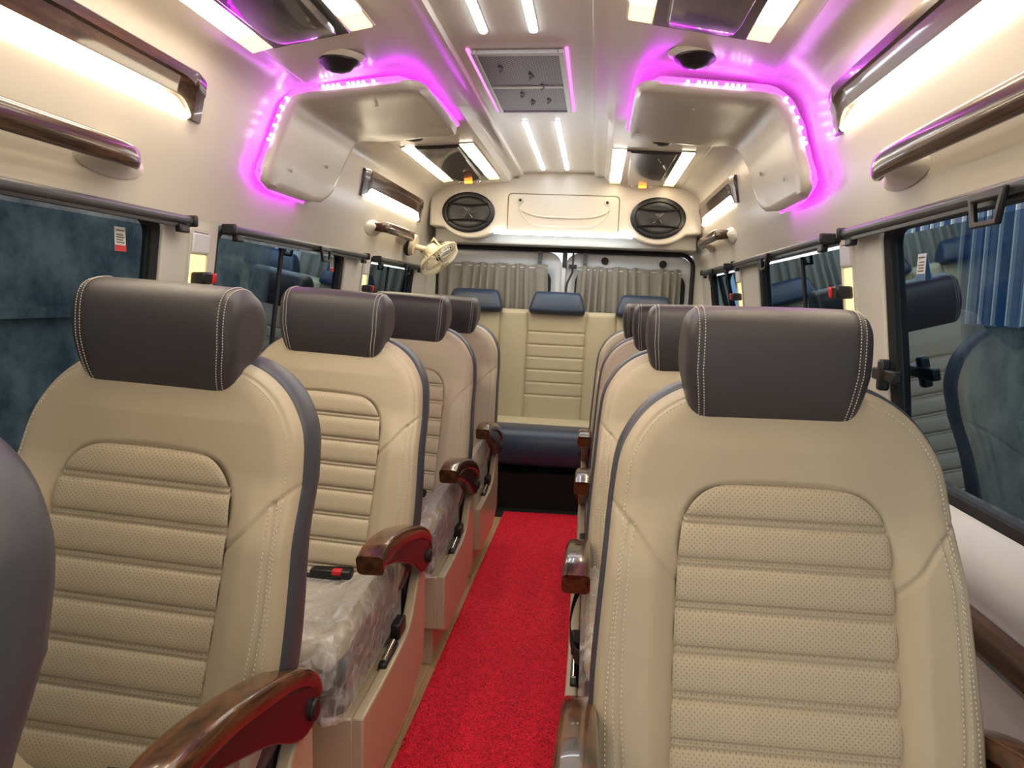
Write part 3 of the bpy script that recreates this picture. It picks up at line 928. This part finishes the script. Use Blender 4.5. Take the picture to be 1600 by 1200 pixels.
# underside lining behind the bulkhead face
MB().box(-.79, .79, 4.52, 4.70, 1.515, 1.60).build('valance', M['pillar'], smooth=False, bevel=.01, label='grey cream valance under the rear speaker panel above the doors', cat='valance')
MB().box(-.405, .405, 4.386, 4.399, 1.564, 1.575).build('light_strip', M['cool'], smooth=False, label='thin white light strip below the rear hatch', cat='lamp')
for x, lab in ((-.565, 'left'), (.545, 'right')):
    r = empty('speaker', (x, 4.40, 1.684), label='oval black speaker with a silver X in the %s end of the rear panel' % lab, cat='speaker', group='oval rear speakers')
    def ell(a, b, y, n=48): return [(a*math.cos(t), y, b*math.sin(t)) for t in np.linspace(0, 2*PI, n, endpoint=False)]
    MB().grid([ell(.158, .118, 0), ell(.158, .118, -.010), ell(.152, .112, -.014), ell(.133, .094, -.014), ell(.128, .089, -.006), ell(.11, .07, -.003)], closev=True).build('speaker_rim', M['black'], r)
    MB().grid([ell(.13, .09, -.006), ell(.118, .078, -.011), ell(.105, .066, -.009), ell(.06, .04, -.004), ell(.045, .03, -.007), ell(.001, .001, -.010)], closev=True).build('speaker_cone', M['cone'], r)
    for sg in (-1, 1):
        b = MB(); secs = []
        for u in np.linspace(-1, 1, 15):
            zc = sg*(.052 - .010*math.cos(u*PI/2)*1)
            x_ = u*.135*math.sqrt(max(0, 1-(abs(zc)/.112)**2))
            secs.append([(x_, -.022, zc+.004), (x_, -.026, zc), (x_, -.022, zc-.006), (x_, -.010, zc-.006), (x_, -.010, zc+.004)])
        b.loft(secs).build('grille_bar', M['black'], r)
    xm = MB()
    for sx in (-1, 1):
        for sz in (-1, 1):
            xm.tube([(sx*.007, -.0145, sz*.008), (sx*.026, -.0145, sz*.030)], .0024, 6)
    xm.build('speaker_emblem', M['chrome'], r)
hat = empty('rear_hatch', (0, 4.398, 1.69), label='cream hatch with two round locks between the oval speakers', cat='hatch')
MB().prism(rrect(.322, .108, .02, 4), lambda u, v_, w: (u-.005, w, v_), -.006, .004).build('hatch_lid', M['liner'], hat, bevel=.003)
MB().tube([(u-.005, -.002, v_) for u, v_ in rrect(.325, .111, .022, 4)]+[(rrect(.325, .111, .022, 4)[0][0]-.005, -.002, rrect(.325, .111, .022, 4)[0][1])], .0022, 6).build('hatch_gap', M['seam'], hat)
for sgn in (0, 1):
    pth = chaikin([(-.26, -.008, .05), (-.262, -.008, .02-sgn*.01), (-.20, -.008, -.008-sgn*.05), (-.12, -.008, -.022-sgn*.052), (.12, -.008, -.022-sgn*.052), (.20, -.008, -.008-sgn*.05), (.262, -.008, .02-sgn*.01), (.26, -.008, .05)], 2)
    MB().tube([tuple(p) for p in pth], .006, 8).build('pressed_ridge', M['liner'], hat)
for x in (-.258, .25):
    lk = MB(); lk.tube([(x, -.006, .072), (x, -.012, .072), (x, -.013, .072)], [.019, .018, .012], 20)
    l = lk.build('hatch_lock', M['liner'], hat)
    lk = MB(); lk.tube([(x, -.012, .072), (x, -.016, .072)], .009, 14); lk.tube([(x, -.016, .072), (x+.004, -.019, .066)], .004)
    lk.build('lock_core', M['black'], l)

# ------------------------------------------------------------------ ducts with LED glow
def duct_profile(n=40):
    p = chaikin([(.802, 1.505), (.782, 1.60), (.768, 1.70), (.758, 1.775), (.725, 1.815), (.62, 1.822), (.45, 1.838), (.335, 1.846)], 3)
    return resample(p, n)
for s, side in ((-1, 'left'), (1, 'right')):
    P = duct_profile(46); n = len(P); FD = -.03 if s > 0 else 0
    if s > 0: P = P - np.array([.018*np.clip((P[:, 1]-1.7)/.1, 0, 1), .018*np.ones(len(P))]).T
    T = np.gradient(P, axis=0); T /= np.linalg.norm(T, axis=1)[:, None]
    Nn = np.stack([-T[:, 1], T[:, 0]], 1)     # to be pointing inwards (towards cabin)
    if (Nn[0][0] > 0): Nn = -Nn
    root = empty('air_duct_panel', (s*.78, 2.68, 1.5), label='L shaped cream duct panel with magenta glow wrapping the %s wall and ceiling' % side, cat='duct', group='cream duct panels')
    secs = []
    for i, (p, nn) in enumerate(zip(P, Nn)):
        u = i/(n-1)
        f0 = FD + 2.13 + .15*min(1, u/.45)      # front edge
        b0 = 2.66 + .30*min(1, u/.55)
        if u < .10: q = 1-math.sqrt(max(0, 1-(1-u/.10)**2)); f0 += .10*q; b0 -= .16*q
        if u > .92: q = 1-math.sqrt(max(0, 1-((u-.92)/.08)**2)); f0 += .07*q; b0 -= .07*q
        row = []
        ysn = [(f0, .0), (f0-.002, .010), (f0+.008, .022), (f0+.035, .026)] + [(f0+(b0-f0)*w, .022 - .006*math.sin(w*PI)) for w in (.2, .35, .5, .65, .8)] + [(b0-.035, .026), (b0-.008, .022), (b0+.002, .010), (b0, .0)]
        for y, d in ysn:
            edge = 1 if 0 < i < n-1 else 0
            row.append((s*(p[0]+nn[0]*d*edge) - s*.78, y-2.68, p[1]+nn[1]*d*edge-1.5))
        secs.append(row)
    MB().loft(secs, cap=True).build('duct_cover', M['duct'], root, ang=50)
    for (iu, yy) in ((int(.12*n), 2.33), (int(.20*n), 2.62), (int(.72*n), 2.45), (int(.95*n), 2.83)):
        p = P[iu]; nn = Nn[iu]
        a = Vector((s*(p[0]+nn[0]*.020)-s*.78, yy-2.68, p[1]+nn[1]*.020-1.5)); b = Vector((s*nn[0], 0, nn[1]))*.005
        MB().tube([a, a+b], .006, 12).build('screw_cap', M['duct'], root)
    # led strip behind the edge
    led = empty('led_strip', (s*.79, 2.2, 1.5), label='magenta LED strip glowing behind the %s duct panel edge' % side, cat='LED strip', group='LED strips behind the ducts')
    pts = []
    # along the front edge, following the wall, then around bottom and inner end
    def at(u, y, d=-.006):
        i = min(n-1, max(0, int(u*(n-1)))); p = P[i]; nn = Nn[i]
        return (s*(p[0]+nn[0]*d)-s*.79, y-2.2, p[1]+nn[1]*d-1.5)
    def fe(u): return FD+2.13+.15*min(1, u/.45)
    path = [at(0.005, 2.52)]+[at(.0, 2.37)]+[at(.01, 2.25)] + [at(u, fe(u)-.001) for u in np.linspace(.06, .93, 30)] + [at(.985, 2.38), at(1, 2.58), at(1, 2.90)]
    path = [tuple(q) for q in chaikin(path, 1)]
    MB().tube(path, .0065, 8).build('led_tape', M['magenta'], led)
    for u in list(np.linspace(.20, .42, 6)) + list(np.linspace(.58, .80, 9)):
        c0 = Vector(at(u, fe(u)-.016, .002))
        o = MB().tube([c0+Vector((0, -.003, 0)), c0+Vector((0, .003, 0))], .0050, 10).build('led_chip', M['chip'], led)

# ------------------------------------------------------------------ round vents / dome speakers on the ceiling
for x, y, lab in ((-.535, 2.12, 'front left'), (.47, 2.16, 'front right'), (-.555, 3.07, 'rear left'), (.47, 3.17, 'rear right')):
    z = ceil_z(x, y)
    r = empty('round_air_vent', (x, y, z+.004), label='round black ceiling air vent in its cream ring, %s one' % lab, cat='air vent', group='round ceiling air vents')
    def cir(rad, zz, nn=32): return [(rad*math.cos(a), rad*math.sin(a), zz) for a in np.linspace(0, 2*PI, nn, endpoint=False)]
    MB().grid([cir(.078, .004), cir(.072, -.003), cir(.064, -.009), cir(.058, -.008), cir(.056, .002)], closev=True).build('vent_ring', M['liner'], r)
    MB().grid([cir(.059, -.004), cir(.058, -.012), cir(.050, -.019), cir(.046, -.020), cir(.036, -.032), cir(.018, -.038), cir(.001, -.040)], closev=True).build('vent_nozzle', M['black'], r)
    for k_ in (-1, 0, 1): 
        MB().box(-.030, .030, k_*.018-.002, k_*.018+.002, -.030, -.016).build('vent_vane', M['cone'], r, smooth=False)

# ------------------------------------------------------------------ ceiling lamps (consoles)
def console(x0, x1, y0, y1, sgn, lab, near):
    """x0 = inner |x|, x1 outer |x|"""
    s = sgn
    xc = s*(x0+x1)/2; yc = (y0+y1)/2; zc = ceil_z((x0+x1)/2, yc)
    r = empty('ceiling_lamp', (xc, yc, zc), label=lab, cat='lamp', group='wood centred ceiling lamps')
    def q(ax, y, d): return (s*ax-xc, y-yc, ceil_z(ax, y)-d-zc)
    wl = .058
    def slab(a0, a1, b0, b1, d0, d1, nm, mat, bev=.003, n=4):
        m = MB(); secs = []
        for y in np.linspace(b0, b1, n):
            secs.append([q(a, y, d1) for a in np.linspace(a0, a1, 5)] + [q(a, y, d0) for a in np.linspace(a1, a0, 5)])
        return m.loft(secs).build(nm, mat, r, bevel=bev)
    L = y1-y0
    slab(x0-.006, x1+.006, y0-.006, y1+.006, .0, .004, 'lamp_frame', M['liner'])
    for nm, a0, a1, t0 in (('inner', x0, x0+wl, 0), ('outer', x1-wl, x1, 0)):
        o = slab(a0, a1, y0, y1-.10*L*(1 if near else .9), .002, .009, 'lamp_lens', M['warm2'])
        slab(a0, a1, y1-.10*L*(1 if near else .9), y1, .002, .009, 'lens_end', M['warm_tip'])
    slab(x0+wl, x1-wl, y0, y1, .002, .012, 'wood_panel', M['gloss_dark'])
    # raised centre blade, tapered
    m = MB(); secs = []
    for y, w, d in ((y0+.01, .30, .016), (y0+L*.5, .27, .026), (y1-.12, .25, .030), (y1-.05, .24, .022), (y1-.012, .22, .013)):
        xm = (x0+x1)/2; h = (x1-x0)*w
        secs.append([q(xm-h, y, .010), q(xm-h*.92, y, d), q(xm, y, d+.002), q(xm+h*.92, y, d), q(xm+h, y, .010)])
    m.loft(secs).build('center_blade', M['gloss_dark'], r, bevel=.003)
    if not near:
        xm = (x0+x1)/2
        c0 = Vector(q(xm, y1-.10, .034))
        MB().tube([c0+Vector((-.022, 0, 0)), c0+Vector((.022, 0, 0))], .009, 10).build('indicator_light', M['amber'], r, bevel=.004)
        for sx in (-1, 1):
            c0 = Vector(q(xm+sx*.05, y1-.05, .02)); MB().tube([c0, c0+Vector((0, 0, -.008))], .011, 12).build('reading_light', M['chrome'], r)
console(.375, .70, .95, 1.93, -1, 'large dark wood ceiling lamp at the top left with warm light bars', True)
console(.275, .625, .95, 1.96, 1, 'large dark wood ceiling lamp at the top right with warm light bars', True)
console(.345, .665, 3.30, 4.22, -1, 'smaller rear ceiling lamp with amber indicator, left of the aisle', False)
console(.275, .635, 3.43, 4.36, 1, 'smaller rear ceiling lamp with amber indicator, right of the aisle', False)

console(.375, .70, -.75, .25, -1, 'added unseen dark wood ceiling lamp nearest the driver, left fill light', True)  # unseen extra pair, added to brighten the seat fronts
console(.275, .625, -.75, .25, 1, 'added unseen dark wood ceiling lamp nearest the driver, right fill light', True)  # second added fill lamp, out of view
# centre ceiling strips and grille
for x, y0, y1, lab in ((-.118, 1.0, 2.13, 'front left'), (.022, 1.0, 2.13, 'front right'), (-.102, 3.15, 4.27, 'rear left'), (.034, 3.15, 4.27, 'rear right')):
    r = empty('ceiling_light_bar', (x, (y0+y1)/2, 1.925), label='narrow white light bar on the centre ceiling, %s of the four' % lab, cat='lamp', group='narrow white ceiling bars')
    m = MB(); P0 = rrect(.010, (y1-y0)/2, .0099, 4)
    m.prism(P0, lambda u, v_, w: (u, v_, w), -.006, -.001); m.build('light_tube', M['cool'], r, bevel=.001)
    m = MB(); m.prism(rrect(.014, (y1-y0)/2+.004, .0139, 4), lambda u, v_, w: (u, v_, w), -.002, .001); m.build('bar_base', M['white'], r)
g = empty('ceiling_grille', (-.04, 2.62, 1.925), label='perforated metal speaker grille in the middle of the ceiling between the white bars', cat='grille')
MB().box(-.126, .126, -.335, .335, -.012, -.002).build('grille_plate', M['grille'], g, smooth=False)
fr = MB(); fr.box(-.14, -.124, -.35, .35, -.016, -.001); fr.box(.124, .14, -.35, .35, -.016, -.001); fr.box(-.124, .124, -.35, -.33, -.016, -.001); fr.box(-.124, .124, .33, .35, -.016, -.001); fr.box(-.124, .124, -.008, .014, -.015, -.001)
fr.build('grille_frame', M['brushed'], g, smooth=False, bevel=.003)
M['pink'] = emit('pink_edge_light', (1.0, .28, .8), .8)
for sx in (-1, 1): MB().box(sx*.143, sx*.153, -.36, .36, -.006, -.001).build('edge_light', M['pink'], g, smooth=False)
sc = MB()
for a, b in ((-.07, -.2), (.02, -.12), (.05, .0), (-.03, .1), (.0, .2), (.06, .18)):
    sc.tube([(a, b-.03, -.014), (a+.008, b, -.014), (a-.004, b+.03, -.014)], .003, 6)
sc.build('pressed_pattern', M['black'], g)

# ------------------------------------------------------------------ wall lamps with walnut bezel
def wall_lamp(s, y0, y1, z0, z1, lab, zl=None, flip=1):
    zc = (z0+z1)/2; yc = (y0+y1)/2; xw = wall_x(zc)
    r = empty('wall_lamp', (s*xw, yc, zc), label=lab, cat='lamp', group='walnut wall lamps')
    def q(y, z, d): return (s*(wall_x(z)-d)-s*xw, y-yc, z-zc)
    zl = zl or z0+(z1-z0)*.36
    def notch(y):  # top of the opening
        e = .075
        t = min(1, max(0, min((y-(y0+.05))/e, ((y1-.05)-y)/e)))
        t = 1-(1-t)**2.2
        return z0 + (zl-z0)*t if t > 0 else z0
    m = MB(); secs = []
    ysx = np.r_[y0, y0+.004, y0+.049, np.linspace(y0+.05, y0+.13, 8), np.linspace(y0+.16, y1-.16, 6), np.linspace(y1-.13, y1-.05, 8), y1-.049, y1-.004, y1]
    for y in ysx:
        e = min(1, min(y-y0, y1-y)/.01+.25)
        b = notch(y); top = z1 - (0 if .02 < y-y0 and y1-y > .02 else .008)
        secs.append([q(y, b, .0), q(y, b, .013*e), q(y, b+(top-b)*.55, .016*e), q(y, b+(top-b)*.62, .021*e), q(y, b+(top-b)*.9, .020*e), q(y, top-.003, .014*e), q(y, top, .0)])
    m.loft(secs).build('walnut_bezel', M['walnut'], r, ang=35)
    m = MB()
    secs = []
    for y in np.linspace(y0+.055, y1-.055, 8):
        b = notch(y)
        secs.append([q(y, z0+.001, .002), q(y, z0+.001, .006), q(y, b+.003, .012), q(y, b+.003, .002)])
    m.loft(secs).build('lamp_lens', M['warm'], r)
wall_lamp(-1, .62, 1.85, 1.612, 1.728, 'long walnut edged wall lamp above the near left window')
wall_lamp(1, .62, 2.00, 1.612, 1.728, 'long walnut edged wall lamp above the near right window')
wall_lamp(-1, 3.15, 4.24, 1.618, 1.742, 'short walnut edged wall lamp high on the rear left wall')
wall_lamp(1, 3.28, 4.36, 1.618, 1.742, 'short walnut edged wall lamp high on the rear right wall')

# ------------------------------------------------------------------ grab handles
def grab(s, y0, y1, z, lab, flip=False):
    r = empty('grab_handle', (s*wall_x(z), (y0+y1)/2, z), label=lab, cat='handle', group='walnut grab handles')
    yc = (y0+y1)/2; L = y1-y0; sc_ = min(1, L/.7)
    path = chaikin([(.012, y0), (.055, y0+.035), (.068, y0+.12*L), (.070, yc), (.068, y1-.12*L), (.055, y1-.03), (.030, y1)], 3)
    n = len(path); secs = []
    for i, (d, y) in enumerate(path):
        u = i/(n-1); hh = (.012+.016*math.sin(u*PI)**.5)*(.7+.3*sc_); w = .009+.005*math.sin(u*PI)
        x = -s*d
        secs.append([(x+math.cos(a)*w, y-yc, math.sin(a)*hh+.01*math.sin(u*PI)*0) for a in np.linspace(0, 2*PI, 14, endpoint=False)])
    g_ = MB().loft(secs).build('grip', M['walnut'], r, ang=60)
    for e in (0, 1):
        y = (y0+.05, y1-.05)[e]-yc; sg = (1, -1)[e]
        secs = []
        for d, w, h in ((-.004, .22, .042), (.006, .17, .034), (.022, .11, .024), (.045, .055, .017), (.062, .035, .012)):
            secs.append([(-s*d, y+sg*(.16-w)*.2+a*w*.6, b*h) for a, b in [(math.cos(t), math.sin(t)) for t in np.linspace(0, 2*PI, 16, endpoint=False)]])
        MB().loft(secs).build('handle_mount', M['liner'], r, ang=60)
grab(-1, .62, 1.58, 1.470, 'long walnut grab handle above the near left window')
grab(1, .62, 1.68, 1.470, 'long walnut grab handle above the near right window')
grab(-1, 3.38, 3.98, 1.508, 'short walnut grab handle on the rear left wall beside the fan')
grab(1, 3.52, 4.20, 1.508, 'short walnut grab handle on the rear right wall')

# ------------------------------------------------------------------ roller blinds
BL = [(.35, 1.85, 1.0, 'near'), (2.045, 3.33, 2.76, 'middle'), (3.5, 4.40, 4.0, 'rear')]
BR = [(.35, 1.97, 1.235, 'near'), (2.10, 3.45, 2.76, 'middle'), (3.62, 4.42, 4.0, 'rear')]
for s, side, BB in ((-1, 'left', BL), (1, 'right', BR)):
    for y0, y1, yt, lab in BB:
        yc = (y0+y1)/2
        r = empty('roller_blind', (s*.835, yc, 1.363), label='dark roller blind cassette rolled up over the %s %s window' % (lab, side), cat='blind', group='roller blinds over the windows')
        secs = [[(s*a, y-yc, b) for a, b in ((.022, -.008), (-.004, -.009), (-.012, -.003), (-.013, .008), (-.005, .015), (.022, .015))] for y in (y0+.012, y1-.012)]
        MB().loft(secs).build('cassette', M['cassette'], r, bevel=.003)
        for ye in (y0, y1):
            a, b = (ye, ye+.014) if ye == y0 else (ye-.014, ye)
            MB().box(-.020 if s > 0 else -.024, .024 if s > 0 else .020, a-yc, b-yc, -.012, .018).build('end_cap', M['black'], r, bevel=.005)
            yb = ye+(.05 if ye == y0 else -.05)
            MB().box(-.006, .012, yb-yc-.022, yb-yc+.022, -.030, -.010).build('bracket', M['black'], r, bevel=.004)
        # blind lip and pull
        MB().box(-.004, .004, y0+.03-yc, y1-.03-yc, -.017, -.008).build('blind_hem', M['black'], r, bevel=.001)
        pm = MB(); w1, w2 = .062, .046
        yq = yt-yc; th = .010
        w1, w2 = .056, .042; pts_o = [(-w1, .004), (-w2*.95, -.052), (w2*.95, -.052), (w1, .004)]
        pts_i = [(-w1+.018, -.012), (-w2+.013, -.043), (w2-.013, -.043), (w1-.018, -.012)]
        k0 = len(pm.v)
        xo = -s*.016; xi = -s*.026
        P4 = lambda x, L_: [(x, yq+a, b) for a, b in L_]
        pm.grid([P4(xo, pts_o), P4(xi, pts_o), P4(xi, pts_i), P4(xo, pts_i)], closeu=True, closev=True)
        pm.build('pull_handle', M['black'], r, bevel=.003)
# pillar niches with buckle
for s, side, nm in ((-1, 'left', (1.862, 2.008, 3.345, 3.470)), (1, 'right', (1.955, 2.085, 3.40, 3.56))):
    for k_, (a, b) in enumerate(((nm[0], nm[1]), (nm[2], nm[3]))):
        yc = (a+b)/2; hw = (b-a)/2; z0 = 1.17
        lab = 'cream belt slider with warm lit niche on the %s %s pillar' % (('near', 'rear')[k_], side)
        r = empty('belt_adjuster', (s*wall_x(1.26), yc, 1.26), label=lab, cat='belt adjuster', group='belt adjusters on the pillars')
        def q(u, z, d): return (s*(wall_x(z)-d)-s*wall_x(1.26), u, z-1.26)
        out = rrect(hw*.72, .10, .014, 4); inn = rrect(hw*.60, .090, .012, 4)
        m = MB(); m.grid([[q(u, 1.255+v_, .0) for u, v_ in out], [q(u, 1.255+v_, .007) for u, v_ in out], [q(u, 1.255+v_, .007) for u, v_ in inn], [q(u, 1.255+v_, .001) for u, v_ in inn]], closev=True)
        m.build('slider_frame', M['pillar'], r)
        m = MB(); m.add([q(-hw*.6, 1.167, .002), q(hw*.6, 1.167, .002), q(hw*.6, 1.285, .002), q(-hw*.6, 1.285, .002)], [(0, 1, 2, 3)])
        m.build('niche_glow_sheet', M['niche_glow'], r)  # flat glowing sheet, puts the niche's warm light into the surface
        m = MB(); m.loft([[q(-hw*.58, z, .003), q(-hw*.58, z, .012), q(hw*.58, z, .012), q(hw*.58, z, .003)] for z in (1.288, 1.342)]); m.build('slider_button', M['white'], r, bevel=.004)
        m = MB(); m.loft([[q(-.030, z, .003), q(-.030, z, .045), q(.018, z, .045), q(.018, z, .003)] for z in (1.205, 1.238)]); m.build('belt_buckle', M['black'], r, bevel=.006)
        m = MB(); m.loft([[q(.012, z, .02), q(.012, z, .049), q(.032, z, .049), q(.032, z, .02)] for z in (1.207, 1.236)]); m.build('release_button', M['red_button'], r, bevel=.005)
# safety stickers on the glass
for s, y, z, col, lab in ((-1, 1.635, 1.302, 'red_button', 'near left'), (-1, 3.03, 1.312, 'red_button', 'middle left'), (1, 1.648, 1.270, 'blue_sheet', 'near right')):
    x = wall_x(z)+.022
    r = empty('sticker', (s*x, y, z), label='small white warning sticker on the %s window glass' % lab, cat='sticker', group='small window stickers')
    MB().box(-.0006, .0006, -.020, .020, -.028, .028).build('sticker_sheet', M['white'], r, smooth=False)
    MB().box(-s*.0012-.0003, -s*.0012+.0003, -.020, .020, -.028, -.014).build('sticker_band', M[col], r, smooth=False)
    m = MB()
    for i, zz in enumerate((.020, .010, .004, -.002, -.008)): m.box(-s*.0012-.0003, -s*.0012+.0003, -.014, .014 - .004*(i % 2), zz-.0015, zz+.0015)
    m.build('printed_lines', M['seam'], r, smooth=False)
# window latch on the near right window
r = empty('window_latch', (.885, 1.775, 1.03), label='black slide latch on the frame of the near right window', cat='latch')
MB().box(-.012, .012, -.012, .014, -.036, .036).build('latch_body', M['black'], r, bevel=.006)
MB().box(-.006, .014, -.07, .06, -.014, .014).build('latch_bolt', M['black'], r, bevel=.004)

# ------------------------------------------------------------------ fan
r = empty('wall_fan', (-.66, 4.09, 1.405), label='small cream caged fan mounted on the rear left wall near the curtain', cat='fan')
dirn = Vector((.68, -.14, -.72)).normalized()
rot = dirn.to_track_quat('Z', 'X').to_matrix().to_4x4()
def tr(p): return tuple(rot @ Vector(p))
RC = .124
def circ(rad, z, nn=48): return [tr((rad*math.cos(a), rad*math.sin(a), z)) for a in np.linspace(0, 2*PI, nn, endpoint=False)]
MB().tube(circ(RC, 0)+[circ(RC, 0)[0]], .0055, 8).build('cage_ring', M['fan_plastic'], r)
wires = MB()
for k_ in range(40):
    a = k_*2*PI/40; a2 = a+.35
    wires.tube([tr((RC*math.cos(a), RC*math.sin(a), .002)), tr((RC*.9*math.cos(a+.05), RC*.9*math.sin(a+.05), .030)), tr((RC*.5*math.cos(a+.2), RC*.5*math.sin(a+.2), .045)), tr((.025*math.cos(a2), .025*math.sin(a2), .048))], .0013, 5)
    wires.tube([tr((RC*math.cos(a), RC*math.sin(a), -.002)), tr((RC*.85*math.cos(a), RC*.85*math.sin(a), -.028)), tr((.03*math.cos(a), .03*math.sin(a), -.032))], .0013, 5)
wires.build('cage_wires', M['fan_blade'], r)
MB().loft([circ(.027, .044, 20), circ(.027, .051, 20), circ(.02, .054, 20)]).build('cage_badge', M['fan_plastic'], r)
for k_ in range(4):
    a0 = k_*PI/2; rows = []
    for rad in (.02, .05, .08, .10):
        rows.append([tr((rad*math.cos(a0+t), rad*math.sin(a0+t), -.012+.03*(t/1.1))) for t in np.linspace(0, 1.1, 8)])
    o = MB().grid(rows).build('fan_blade', M['fan_blade'], r); sd = o.modifiers.new('s', 'SOLIDIFY'); sd.thickness = .0015
MB().loft([circ(.045, -.032, 20), circ(.045, -.055, 20), circ(.036, -.085, 20), circ(.012, -.090, 20)]).build('motor_housing', M['fan_plastic'], r)
yk = MB(); c0 = Vector(tr((0, 0, -.06)))
wallp = Vector((-.17, -.02, .07))
yk.tube([c0, c0*.4+wallp*.6, wallp], .016, 10)
yk.tube([tr((.05, 0, -.04)), tr((.055, 0, -.10)), tr((-.055, 0, -.10)), tr((-.05, 0, -.04))], .008, 8)
yk.build('fan_bracket', M['fan_plastic'], r)
bs_ = MB(); bs_.tube([(-.155, -.02, .075), (-.128, -.02, .068)], [.062, .055], 24); bs_.build('wall_mount', M['fan_plastic'], r)
bs_ = MB(); bs_.tube([(-.165, -.02, .078), (-.150, -.02, .074)], .066, 24); bs_.build('mount_gasket', M['rubber'], r)

# ------------------------------------------------------------------ outside the windows
def outside(s):
    if s < 0:
        m = MB(); m.box(-3.2, -3.0, -3, 9, -.6, 3.5)
        m.build('yard_wall', M['concrete'], smooth=False, label='weathered concrete yard wall seen through the left windows', cat='wall')
        m = MB(); m.box(-3.0, -2.93, -3, 9, 1.02, 1.08); m.build('wall_ledge', M['concrete'], smooth=False, label='concrete ledge line on the yard wall outside the left windows', cat='ledge')
    else:
        n = 240; secs = []
        for i in range(n):
            y = -3+12*i/(n-1)
            d = .03 if (i % 6) in (0, 1) else 0
            secs.append([(3.0-d, y, 1.08), (3.0-d, y, 3.5)])
        fo = MB().grid(secs).build('sheet_fence', M['blue_sheet'], smooth=False, label='blue ribbed sheet fence seen through the right windows', cat='fence')
        for i in range(46):
            yy = .6+.18*i
            MB().box(2.95, 2.972, yy, yy+.018, 1.09, 3.5).build('highlight_rib', M['white'], fo, smooth=False)  # white colour stands for light caught along the sheet's ribs
        MB().box(3.03, 3.2, -3, 9, -.6, 1.08).build('yard_wall', M['concrete'], smooth=False, label='low concrete yard wall below the blue fence outside the right windows', cat='wall')
outside(-1); outside(1)
gm = MB(); gm.box(-3.2, 3.2, -3, 9, -.7, -.6); gm.build('ground', M['concrete'], smooth=False, kind='structure')

# ------------------------------------------------------------------ world and view
w = bpy.data.worlds.new('world'); SC.world = w; w.use_nodes = True
bg = w.node_tree.nodes['Background']; bg.inputs[0].default_value = (.92, .96, 1.0, 1); bg.inputs[1].default_value = .6
# the rear end of the body leans very slightly to one side
lean = Matrix.Rotation(.021, 4, 'Y')
for o in list(COL.objects):
    if o.parent: continue
    if o.name.split('.')[0] in ('wall_rear', 'door_1', 'door_2', 'door_seal', 'center_post', 'door_catch', 'lock_rod', 'hinge_plate', 'door_plug', 'curtain', 'bulkhead', 'valance', 'light_strip', 'speaker', 'rear_hatch', 'rear_bench'):
        o.matrix_world = Matrix.Translation((0, 0, 1.0)) @ lean @ Matrix.Translation((0, 0, -1.0)) @ Matrix.LocRotScale(o.location, o.rotation_euler, o.scale)
SC.view_settings.view_transform = 'Standard'; SC.view_settings.look = 'None'
SC.view_settings.gamma = 1; SC.view_settings.use_curve_mapping = False
SC.view_settings.exposure = 1.0
SC.cycles.max_bounces = 8; SC.cycles.transparent_max_bounces = 12
SC.cycles.use_denoising = True
SC.cycles.sample_clamp_indirect = 6
